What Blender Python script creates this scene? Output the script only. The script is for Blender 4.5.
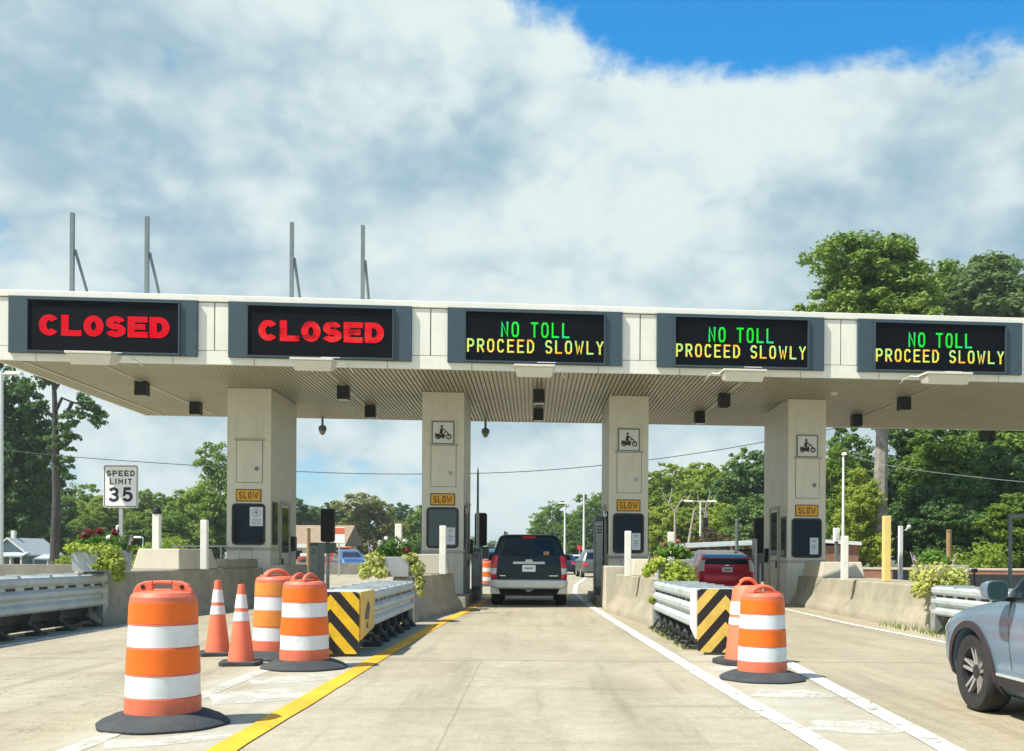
import bpy, bmesh, math, random
from math import sin, cos, pi, radians, sqrt, atan2
from mathutils import Vector, Matrix, noise as mnoise
random.seed(7)
S = bpy.context.scene
C = S.collection
for o in list(bpy.data.objects): bpy.data.objects.remove(o)

# ------------------------------------------------------------------ camera
F, VX, VY, H, ROLL = 1000.0, 533.0, 557.0, 1.22, radians(0.3)
cam = bpy.data.cameras.new('camera'); co = bpy.data.objects.new('camera', cam); C.objects.link(co)
cam.sensor_width = 36; cam.lens = 36 * F / 1024
cam.shift_x = (512 - VX) / 1024; cam.shift_y = (VY - 375.5) / 1024
cam.clip_start = 0.1; cam.clip_end = 6000
co.matrix_world = Matrix.Translation((0, 0, H)) @ Matrix.Rotation(pi / 2, 4, 'X') @ Matrix.Rotation(ROLL, 4, 'Z')
S.camera = co
S.render.resolution_x, S.render.resolution_y = 1024, 751
S.render.engine = 'CYCLES'
S.view_settings.view_transform = 'Standard'; S.view_settings.look = 'None'
S.view_settings.gamma = 1; S.view_settings.use_curve_mapping = False
S.view_settings.exposure = 0.62

# ------------------------------------------------------------------ light
SUN = Vector((-0.60, -0.30, 1.0)).normalized()
sl = bpy.data.lights.new('sun', 'SUN'); sl.energy = 4.9; sl.angle = radians(0.53); sl.color = (1, 0.94, 0.84)
so = bpy.data.objects.new('sun', sl); C.objects.link(so)
so.rotation_euler = (-SUN).to_track_quat('-Z', 'Y').to_euler(); so.location = SUN * 60


class NT:
    """small helper for node trees"""
    def __init__(s, t): s.t = t; s.n = t.nodes; s.l = t.links
    def new(s, typ, **kw):
        x = s.n.new(typ)
        for k, v in kw.items(): setattr(x, k, v)
        return x
    def put(s, sock, v):
        if isinstance(v, bpy.types.NodeSocket): s.l.new(v, sock)
        elif v is not None: sock.default_value = v
    def m(s, op, a, b=None, c=None, clamp=False):
        x = s.new('ShaderNodeMath', operation=op, use_clamp=clamp)
        for i, v in enumerate((a, b, c)):
            if v is not None: s.put(x.inputs[i], v)
        return x.outputs[0]
    def ramp(s, v, a, b, lo=0.0, hi=1.0):
        x = s.new('ShaderNodeMapRange', interpolation_type='SMOOTHSTEP')
        s.put(x.inputs[0], v); s.put(x.inputs[1], a); s.put(x.inputs[2], b); s.put(x.inputs[3], lo); s.put(x.inputs[4], hi)
        return x.outputs[0]
    def mix(s, f, a, b, mode='MIX'):
        x = s.new('ShaderNodeMix', data_type='RGBA', blend_type=mode)
        s.put(x.inputs[0], f); s.put(x.inputs[6], col4(a)); s.put(x.inputs[7], col4(b))
        return x.outputs[2]
    def noise(s, vec, scale, detail=3, rough=0.55, dist=0.0):
        x = s.new('ShaderNodeTexNoise')
        s.put(x.inputs['Vector'], vec); s.put(x.inputs['Scale'], scale); s.put(x.inputs['Detail'], detail)
        s.put(x.inputs['Roughness'], rough); s.put(x.inputs['Distortion'], dist)
        return x.outputs['Fac']
    def xyz(s, v):
        x = s.new('ShaderNodeSeparateXYZ'); s.put(x.inputs[0], v); return x.outputs
    def vec(s, a, b, c):
        x = s.new('ShaderNodeCombineXYZ')
        for i, v in enumerate((a, b, c)): s.put(x.inputs[i], v)
        return x.outputs[0]


def col4(c):
    if isinstance(c, (tuple, list)) and len(c) == 3: return (*c, 1.0)
    return c


# ------------------------------------------------------------------ sky
w = bpy.data.worlds.new('World'); S.world = w; w.use_nodes = True
t = NT(w.node_tree); t.n.clear()
sky = t.new('ShaderNodeTexSky', sky_type='NISHITA', sun_disc=False)
sky.sun_elevation = math.asin(SUN.z); sky.sun_rotation = atan2(SUN.x, SUN.y)
sky.air_density = 1.0; sky.dust_density = 0.4; sky.ozone_density = 2.5
d = t.new('ShaderNodeTexCoord').outputs['Generated']
dx, dy, dz = t.xyz(d)
hyp = t.m('MAXIMUM', t.m('SQRT', t.m('ADD', t.m('MULTIPLY', dx, dx), t.m('MULTIPLY', dy, dy))), 0.02)
el = t.m('DIVIDE', dz, hyp)                                    # tangent of the elevation
az = t.m('ARCTAN2', dx, dy)
def density(ox, oy, oz, fine=True):
    """cumulus thickness in a direction: broad masses, then puffs on puffs"""
    p = t.vec(t.m('ADD', dx, ox), t.m('ADD', dy, oy), t.m('MULTIPLY', t.m('ADD', dz, oz), 1.45))
    a = t.noise(p, 4.4, 9 if fine else 4, 0.57, 0.15)
    b = t.m('SUBTRACT', 1.0, t.m('ABSOLUTE', t.m('SUBTRACT', t.m('MULTIPLY', t.noise(p, 8.5, 5 if fine else 3, 0.6), 2.0), 1.0)))
    return t.m('ADD', t.m('MULTIPLY', a, 0.66), t.m('MULTIPLY', b, 0.26))
den = density(0, 0, 0); den2 = density(-.030, -.015, .050, False); n3 = t.noise(t.vec(dx, t.m('ADD', dy, 7.7), t.m('MULTIPLY', dz, 1.7)), 3.0, 4, 0.5, 0.2)
# the cloud bank breaks up high in the sky to the right of the road
gap = t.m('MULTIPLY', t.ramp(el, 0.41, 0.57), t.ramp(az, -0.05, 0.14))
gap2 = t.m('MULTIPLY', t.ramp(el, 0.50, 0.62), 0.22)
thin = t.m('MULTIPLY', t.m('MULTIPLY', t.ramp(el, 0.28, 0.55), t.ramp(az, -0.06, -0.40)), -0.05)
low = t.m('MULTIPLY', t.ramp(el, 0.22, 0.03), 0.10)
cov = t.m('SUBTRACT', den, t.m('ADD', t.m('ADD', t.m('MULTIPLY', gap, 0.46), t.m('MULTIPLY', gap2, 0.5)), t.m('ADD', low, thin)))
mask = t.ramp(cov, 0.315, 0.465)
relief = t.m('MULTIPLY', t.m('SUBTRACT', den, den2), 3.3)
lightness = t.m('ADD', t.m('ADD', relief, t.ramp(n3, 0.36, 0.64, 0.24, 0.82)), t.ramp(cov, 0.62, 0.42, 0.0, 0.30), clamp=True)
cloud = t.mix(t.ramp(lightness, 0.0, 1.0), (2.25, 3.35, 4.10), (5.0, 5.75, 5.75))
skyc = t.mix(1.0, sky.outputs[0], t.mix(t.ramp(el, 0.12, 0.40), (0.62, 0.88, 1.02), (0.20, 1.10, 1.50)), 'MULTIPLY')
bg = t.new('ShaderNodeBackground'); bg.inputs['Strength'].default_value = 0.10
t.l.new(t.mix(mask, skyc, cloud), bg.inputs['Color'])
t.l.new(bg.outputs[0], t.new('ShaderNodeOutputWorld').inputs['Surface'])

# ------------------------------------------------------------------ measuring helpers
CR, SR = cos(ROLL), sin(ROLL)
def un(px, py):
    a, b = px - VX, py - VY
    return a * CR + b * SR, -a * SR + b * CR
def at(px, py, D):                       # pixel + distance -> world point
    a, b = un(px, py); return Vector((a * D / F, D, H - b * D / F))
def gnd(px, py):                         # pixel of a spot on the ground -> world point
    a, b = un(px, py); D = F * H / b; return Vector((a * D / F, D, 0))
SK, D0 = 0.09, 22.9                       # the plaza stands a little askew to the lanes
def fas(px, py, v=0.0):                  # pixel -> (X, Z) on a plane v behind the fascia
    a, b = un(px, py); D = (D0 + v) / (1 - SK * a / F); return a * D / F, H - b * D / F
def fy(x, v=0.0): return D0 + v + SK * x

# ------------------------------------------------------------------ objects
def tag(o, label=None, cat=None, group=None, kind=None):
    if label: o['label'] = label
    if cat: o['category'] = cat
    if group: o['group'] = group
    if kind: o['kind'] = kind
    return o
def thing(name, label, cat, loc=(0, 0, 0), rz=0.0, group=None, scale=1.0):
    o = bpy.data.objects.new(name, None); C.objects.link(o)
    o.location = loc; o.rotation_euler = (0, 0, rz); o.scale = (scale,) * 3; o.empty_display_size = 0.2
    return tag(o, label, cat, group)
def copy_tree(o, parent=None):
    c = o.copy(); C.objects.link(c)
    if parent: c.parent = parent
    for ch in o.children: copy_tree(ch, c)
    return c


class MB:
    def __init__(s): s.v = []; s.f = []
    def add(s, vs, fs):
        b = len(s.v); s.v += [tuple(x) for x in vs]; s.f += [tuple(b + i for i in f) for f in fs]; return s
    def hexa(s, p):                      # 4 bottom (ccw) + 4 top
        return s.add(p, [(3, 2, 1, 0), (4, 5, 6, 7), (0, 1, 5, 4), (1, 2, 6, 5), (2, 3, 7, 6), (3, 0, 4, 7)])
    def box(s, x0, x1, y0, y1, z0, z1):
        return s.hexa([(x0, y0, z0), (x1, y0, z0), (x1, y1, z0), (x0, y1, z0), (x0, y0, z1), (x1, y0, z1), (x1, y1, z1), (x0, y1, z1)])
    def tube(s, pts, r, n=8, cap=True):
        pts = [Vector(p) for p in pts]; k = len(pts)
        rs = r if isinstance(r, (list, tuple)) else [r] * k
        rings = []
        for i, p in enumerate(pts):
            tg = (pts[min(i + 1, k - 1)] - pts[max(i - 1, 0)]).normalized()
            u = tg.cross(Vector((0, 0, 1)) if abs(tg.z) < 0.9 else Vector((1, 0, 0))).normalized(); v = tg.cross(u)
            rings.append([p + (u * cos(2 * pi * j / n) + v * sin(2 * pi * j / n)) * rs[i] for j in range(n)])
        vs = [q for r_ in rings for q in r_]
        fs = [(i * n + j, i * n + (j + 1) % n, (i + 1) * n + (j + 1) % n, (i + 1) * n + j) for i in range(k - 1) for j in range(n)]
        if cap: fs += [tuple(range(n))[::-1], tuple((k - 1) * n + j for j in range(n))]
        return s.add(vs, fs)
    def lathe(s, prof, n=32, c=(0, 0, 0), cap=True, jig=None):
        vs = []
        for r, z in prof:
            for j in range(n):
                a = 2 * pi * j / n; k = jig(a, z) if jig else 1
                vs.append((c[0] + r * k * cos(a), c[1] + r * k * sin(a), c[2] + z))
        k = len(prof)
        fs = [(i * n + j, i * n + (j + 1) % n, (i + 1) * n + (j + 1) % n, (i + 1) * n + j) for i in range(k - 1) for j in range(n)]
        if cap: fs += [tuple(range(n))[::-1], tuple((k - 1) * n + j for j in range(n))]
        return s.add(vs, fs)
    def prism(s, poly, a0, a1, axis='y'):   # poly in the two other axes
        def P(p, a): return {'y': (p[0], a, p[1]), 'x': (a, p[0], p[1]), 'z': (p[0], p[1], a)}[axis]
        n = len(poly)
        return s.add([P(p, a0) for p in poly] + [P(p, a1) for p in poly],
                     [tuple(range(n))[::-1], tuple(range(n, 2 * n))] + [(j, (j + 1) % n, n + (j + 1) % n, n + j) for j in range(n)])
    def loft(s, rings, cap=True, closed=True):
        n = len(rings[0]); k = len(rings); m = n if closed else n - 1
        fs = [(i * n + j, i * n + (j + 1) % n, (i + 1) * n + (j + 1) % n, (i + 1) * n + j) for i in range(k - 1) for j in range(m)]
        if cap: fs += [tuple(range(n))[::-1], tuple((k - 1) * n + j for j in range(n))]
        return s.add([p for r in rings for p in r], fs)
    def build(s, name, mat, parent=None, off=(0, 0, 0), smooth=False, bevel=0.0, shear=0.0, solid=0.0, sharp=40, sub=0):
        me = bpy.data.meshes.new(name)
        vs = [(x - off[0], y - off[1] + shear * x, z - off[2]) for x, y, z in s.v]
        me.from_pydata(vs, [], s.f)
        b = bmesh.new(); b.from_mesh(me); bmesh.ops.recalc_face_normals(b, faces=b.faces); b.to_mesh(me); b.free()
        if smooth:
            me.polygons.foreach_set('use_smooth', [True] * len(me.polygons)); me.set_sharp_from_angle(angle=radians(sharp))
        me.materials.append(mat)
        o = bpy.data.objects.new(name, me); C.objects.link(o)
        if solid:
            q = o.modifiers.new('solid', 'SOLIDIFY'); q.thickness = solid; q.offset = 0
        if sub:
            q = o.modifiers.new('sub', 'SUBSURF'); q.levels = q.render_levels = sub
        if bevel:
            q = o.modifiers.new('bevel', 'BEVEL'); q.width = bevel; q.segments = 2; q.limit_method = 'ANGLE'; q.angle_limit = radians(35)
        if parent: o.parent = parent
        return o

# ------------------------------------------------------------------ materials
def mat(name, color, rough=0.6, metal=0.0, var=0.15, scale=4.0, bump=0.0, bscale=60, coat=0.0, emit=None, estr=0.0, dirt=None, dscale=1.3, damt=0.5, spec=0.5, streak=False, world=False):
    m = bpy.data.materials.new(name); m.use_nodes = True; t = NT(m.node_tree)
    p = t.n['Principled BSDF']
    tc = t.new('ShaderNodeTexCoord').outputs['Object']
    if world: tc = t.new('ShaderNodeNewGeometry').outputs['Position']
    c = col4(color)
    if var:
        n = t.noise(tc, scale, 5, 0.6)
        k = t.ramp(n, 0.25, 0.75, 1 - var, 1 + var)
        c = t.mix(1.0, c, t.vec(k, k, k), 'MULTIPLY')
    if dirt:
        v = tc
        if streak:
            x, y, z = t.xyz(tc); v = t.vec(t.m('MULTIPLY', x, 5), t.m('MULTIPLY', y, 5), t.m('MULTIPLY', z, 0.5))
        f = t.m('MULTIPLY', t.ramp(t.noise(v, dscale, 6, 0.65), 0.48, 0.72), damt)
        c = t.mix(f, c, dirt)
    t.put(p.inputs['Base Color'], c)
    p.inputs['Roughness'].default_value = rough; p.inputs['Metallic'].default_value = metal
    p.inputs['Coat Weight'].default_value = coat; p.inputs['Specular IOR Level'].default_value = spec
    if emit: p.inputs['Emission Color'].default_value = (*emit, 1); p.inputs['Emission Strength'].default_value = estr
    if bump:
        b = t.new('ShaderNodeBump'); b.inputs['Strength'].default_value = bump; b.inputs['Distance'].default_value = 0.02
        t.put(b.inputs['Height'], t.noise(tc, bscale, 4, 0.6)); t.l.new(b.outputs[0], p.inputs['Normal'])
    return m

def road_mat():
    m = bpy.data.materials.new('road_concrete'); m.use_nodes = True; t = NT(m.node_tree); p = t.n['Principled BSDF']
    pos = t.new('ShaderNodeNewGeometry').outputs['Position']; x, y, z = t.xyz(pos)
    wob = t.m('MULTIPLY', t.m('SUBTRACT', t.noise(pos, 3.0, 4), 0.5), 0.10)
    yy = t.m('ADD', t.m('DIVIDE', t.m('SUBTRACT', y, 11.75), 6.1), t.m('MULTIPLY', wob, 0.25))
    sy = t.m('FLOOR', yy); fr = t.m('ABSOLUTE', t.m('SUBTRACT', t.m('FRACT', t.m('ADD', yy, 0.5)), 0.5))
    lane = t.m('FLOOR', t.m('DIVIDE', t.m('ADD', x, 2.3), 4.8))
    wn = t.new('ShaderNodeTexWhiteNoise', noise_dimensions='2D'); t.put(wn.inputs['Vector'], t.vec(sy, lane, 0.0))
    tone = wn.outputs['Value']
    big = t.noise(t.vec(t.m('MULTIPLY', x, 1.0), t.m('MULTIPLY', y, 0.45), 0.0), 0.9, 6, 0.6)
    streak = t.noise(t.vec(t.m('MULTIPLY', x, 2.2), t.m('MULTIPLY', y, 0.12), 0.0), 1.4, 5, 0.6)
    cross = t.noise(t.vec(t.m('MULTIPLY', x, 0.25), t.m('MULTIPLY', y, 2.2), 0.0), 1.2, 5, 0.6)
    fine = t.noise(pos, 38.0, 4, 0.7)
    mid = t.noise(pos, 7.0, 6, 0.7)
    c = t.mix(t.ramp(big, 0.3, 0.7), (0.305, 0.276, 0.198), (0.405, 0.372, 0.278))
    c = t.mix(t.m('MULTIPLY', t.ramp(tone, 0, 1), 0.35), c, (0.33, 0.285, 0.20))
    # the lane to the right of the gore is tanner
    c = t.mix(t.m('MULTIPLY', t.ramp(x, 2.5, 2.8), 0.45), c, (0.32, 0.27, 0.185))
    c = t.mix(t.m('MULTIPLY', t.ramp(streak, 0.50, 0.72), 0.42), c, (0.17, 0.15, 0.11))
    c = t.mix(t.m('MULTIPLY', t.ramp(cross, 0.52, 0.72), 0.40), c, (0.185, 0.155, 0.11))
    k = t.m('MULTIPLY', t.ramp(fine, 0.25, 0.75, 0.86, 1.14), t.ramp(mid, 0.25, 0.75, 0.90, 1.10))
    c = t.mix(1.0, c, t.vec(k, k, k), 'MULTIPLY')
    lx = t.m('SUBTRACT', t.m('FRACT', t.m('DIVIDE', t.m('ADD', x, 2.4), 4.85)), 0.5)
    wl = t.ramp(t.m('ABSOLUTE', t.m('SUBTRACT', t.m('ABSOLUTE', lx), 0.165)), 0.075, 0.015)
    drip = t.m('MULTIPLY', t.ramp(t.m('ABSOLUTE', lx), 0.06, 0.0), t.ramp(t.noise(t.vec(t.m('MULTIPLY', x, 3.0), t.m('MULTIPLY', y, 1.2), 5.0), 1.6, 6, .7), .5, .68))
    c = t.mix(t.m('MULTIPLY', wl, t.ramp(t.noise(t.vec(x, t.m('MULTIPLY', y, .3), 9.0), 1.5, 4, .6), .35, .65, .03, .17)), c, (0.17, 0.15, 0.115))
    c = t.mix(t.m('MULTIPLY', drip, 0.22), c, (0.10, 0.09, 0.07))
    # chalky, scrubbed concrete inside the gores
    gore = t.m('MAXIMUM', t.m('MULTIPLY', t.ramp(t.m('ABSOLUTE', t.m('SUBTRACT', x, 2.3)), .55, .35), t.m('LESS_THAN', y, 13)), t.m('MULTIPLY', t.ramp(t.m('ABSOLUTE', t.m('ADD', x, 2.5)), .75, .5), t.m('LESS_THAN', y, 13)))
    c = t.mix(t.m('MULTIPLY', gore, t.ramp(t.noise(t.vec(x, t.m('MULTIPLY', y, .8), 3.0), 1.6, 6, .7), .38, .62, .10, .55)), c, (0.44, 0.43, 0.37))
    # broken-up aggregate beside the lane line
    agg = t.m('MULTIPLY', t.ramp(t.m('ABSOLUTE', t.m('SUBTRACT', x, 1.55)), 0.45, 0.1), t.ramp(t.noise(pos, 26, 3, 0.8), 0.50, 0.62))
    c = t.mix(t.m('MULTIPLY', agg, t.m('MULTIPLY', t.ramp(t.noise(pos, 0.7, 3), 0.4, 0.65), 0.6)), c, (0.20, 0.18, 0.15))
    joint = t.m('MULTIPLY', t.ramp(fr, 0.0052, 0.0018), t.ramp(t.noise(pos, 4, 4), 0.25, 0.5, 0.25, 1.0))
    lj = t.m('ABSOLUTE', t.m('ADD', t.m('ADD', x, 0.60), t.m('MULTIPLY', wob, 0.22)))
    ljm = t.m('MULTIPLY', t.ramp(lj, 0.012, 0.003, 0.0, 0.45), t.m('LESS_THAN', y, 11.75))
    crk = t.m('ABSOLUTE', t.m('SUBTRACT', t.noise(pos, 0.55, 5, 0.6), 0.5))
    crkm = t.m('MULTIPLY', t.ramp(crk, 0.0035, 0.001), t.ramp(x, -2.6, -3.2))
    c = t.mix(t.m('MULTIPLY', t.m('MAXIMUM', t.m('MAXIMUM', joint, ljm), t.m('MULTIPLY', crkm, 0.6)), 0.75), c, (0.085, 0.075, 0.06))
    t.put(p.inputs['Base Color'], c); p.inputs['Roughness'].default_value = 0.85; p.inputs['Specular IOR Level'].default_value = 0.3
    b = t.new('ShaderNodeBump'); b.inputs['Strength'].default_value = 0.35; b.inputs['Distance'].default_value = 0.01
    t.put(b.inputs['Height'], fine); t.l.new(b.outputs[0], p.inputs['Normal'])
    return m

def paint_mat(name, color, wear=0.5, soft=0.0, under=(0.36, 0.33, 0.265)):
    m = bpy.data.materials.new(name); m.use_nodes = True; t = NT(m.node_tree); p = t.n['Principled BSDF']
    pos = t.new('ShaderNodeNewGeometry').outputs['Position']; x, y, z = t.xyz(pos)
    n = t.m('ADD', t.m('MULTIPLY', t.noise(pos, 5, 6, 0.75), 0.6), t.m('MULTIPLY', t.noise(pos, 30, 4, 0.7), 0.4))
    f = t.ramp(n, 0.62 - 0.25 * wear - soft, 0.72 - 0.2 * wear + soft)
    k = t.ramp(t.noise(pos, 2.0, 4), 0.3, 0.7, 0.85, 1.1)
    c = t.mix(1.0, color, t.vec(k, k, k), 'MULTIPLY')
    # lines break at the slab joints
    yy = t.m('DIVIDE', t.m('SUBTRACT', y, 11.75), 6.1)
    fr = t.m('ABSOLUTE', t.m('SUBTRACT', t.m('FRACT', t.m('ADD', yy, 0.5)), 0.5))
    f = t.m('MAXIMUM', f, t.m('MULTIPLY', t.ramp(fr, 0.006, 0.001), 0.8))
    t.put(p.inputs['Base Color'], c); p.inputs['Roughness'].default_value = 0.7
    tr = t.new('ShaderNodeBsdfTransparent'); mx = t.new('ShaderNodeMixShader'); t.put(mx.inputs[0], f)
    t.l.new(p.outputs[0], mx.inputs[1]); t.l.new(tr.outputs[0], mx.inputs[2])
    t.l.new(mx.outputs[0], [n_ for n_ in t.n if n_.type == 'OUTPUT_MATERIAL'][0].inputs['Surface'])
    return m

def leaf_mat(name, c1, c2, c3, trans=0.42, scale=0.35):
    m = bpy.data.materials.new(name); m.use_nodes = True; t = NT(m.node_tree); t.n.clear()
    tc = t.new('ShaderNodeTexCoord').outputs['Object']
    oi = t.new('ShaderNodeObjectInfo').outputs['Random']
    geo = t.new('ShaderNodeNewGeometry')
    isl = geo.outputs['Random Per Island']
    c = t.mix(t.ramp(t.noise(tc, scale, 3), 0.35, 0.65), c1, c2)
    c = t.mix(t.m('MULTIPLY', isl, 0.55), c, c3)
    k = t.m('ADD', 0.8, t.m('MULTIPLY', oi, 0.4))
    c = t.mix(1.0, c, t.vec(t.m('MULTIPLY', k, t.m('ADD', 0.9, t.m('MULTIPLY', oi, 0.25))), k, k), 'MULTIPLY')
    df = t.new('ShaderNodeBsdfPrincipled'); t.put(df.inputs['Base Color'], c); df.inputs['Roughness'].default_value = 0.55; df.inputs['Specular IOR Level'].default_value = 0.25
    tr = t.new('ShaderNodeBsdfTranslucent'); t.put(tr.inputs['Color'], t.mix(1.0, c, (1.15, 1.25, 0.6), 'MULTIPLY'))
    mx = t.new('ShaderNodeMixShader'); mx.inputs[0].default_value = trans
    t.l.new(df.outputs[0], mx.inputs[1]); t.l.new(tr.outputs[0], mx.inputs[2])
    t.l.new(mx.outputs[0], t.new('ShaderNodeOutputMaterial').inputs['Surface'])
    return m

def led_mat(name, ca, cb, cc, strength, scale):
    m = bpy.data.materials.new(name); m.use_nodes = True; t = NT(m.node_tree); t.n.clear()
    tc = t.new('ShaderNodeTexCoord').outputs['Object']; x, y, z = t.xyz(tc)
    n = t.noise(t.vec(t.m('MULTIPLY', x, 1.0), 0.0, t.m('MULTIPLY', z, 1.6)), scale, 2, 0.5)
    c = t.mix(t.ramp(n, 0.36, 0.50), ca, cb); c = t.mix(t.ramp(n, 0.52, 0.66), c, cc)
    px = t.m('ABSOLUTE', t.m('SUBTRACT', t.m('FRACT', t.m('MULTIPLY', x, 30)), 0.5)); pz = t.m('ABSOLUTE', t.m('SUBTRACT', t.m('FRACT', t.m('MULTIPLY', z, 30)), 0.5))
    g = t.ramp(t.m('MAXIMUM', px, pz), 0.30, 0.48, 1.0, 0.35)
    e = t.new('ShaderNodeEmission'); t.put(e.inputs['Color'], c); t.put(e.inputs['Strength'], t.m('MULTIPLY', g, strength))
    t.l.new(e.outputs[0], t.new('ShaderNodeOutputMaterial').inputs['Surface'])
    return m

def chevron_mat(name, yellow):
    m = bpy.data.materials.new(name); m.use_nodes = True; t = NT(m.node_tree); p = t.n['Principled BSDF']
    tc = t.new('ShaderNodeTexCoord').outputs['Object']; x, y, z = t.xyz(tc)
    f = t.m('FRACT', t.m('DIVIDE', t.m('ADD', t.m('ADD', z, 0.09), t.m('MULTIPLY', t.m('ABSOLUTE', x), 1.15)), 0.335))
    k = t.ramp(t.noise(tc, 6, 5, 0.6), 0.3, 0.7, 0.82, 1.08)
    c = t.mix(t.m('GREATER_THAN', f, 0.52), yellow, (0.018, 0.018, 0.02))
    t.put(p.inputs['Base Color'], t.mix(1.0, c, t.vec(k, k, k), 'MULTIPLY')); p.inputs['Roughness'].default_value = 0.4
    return m

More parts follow.
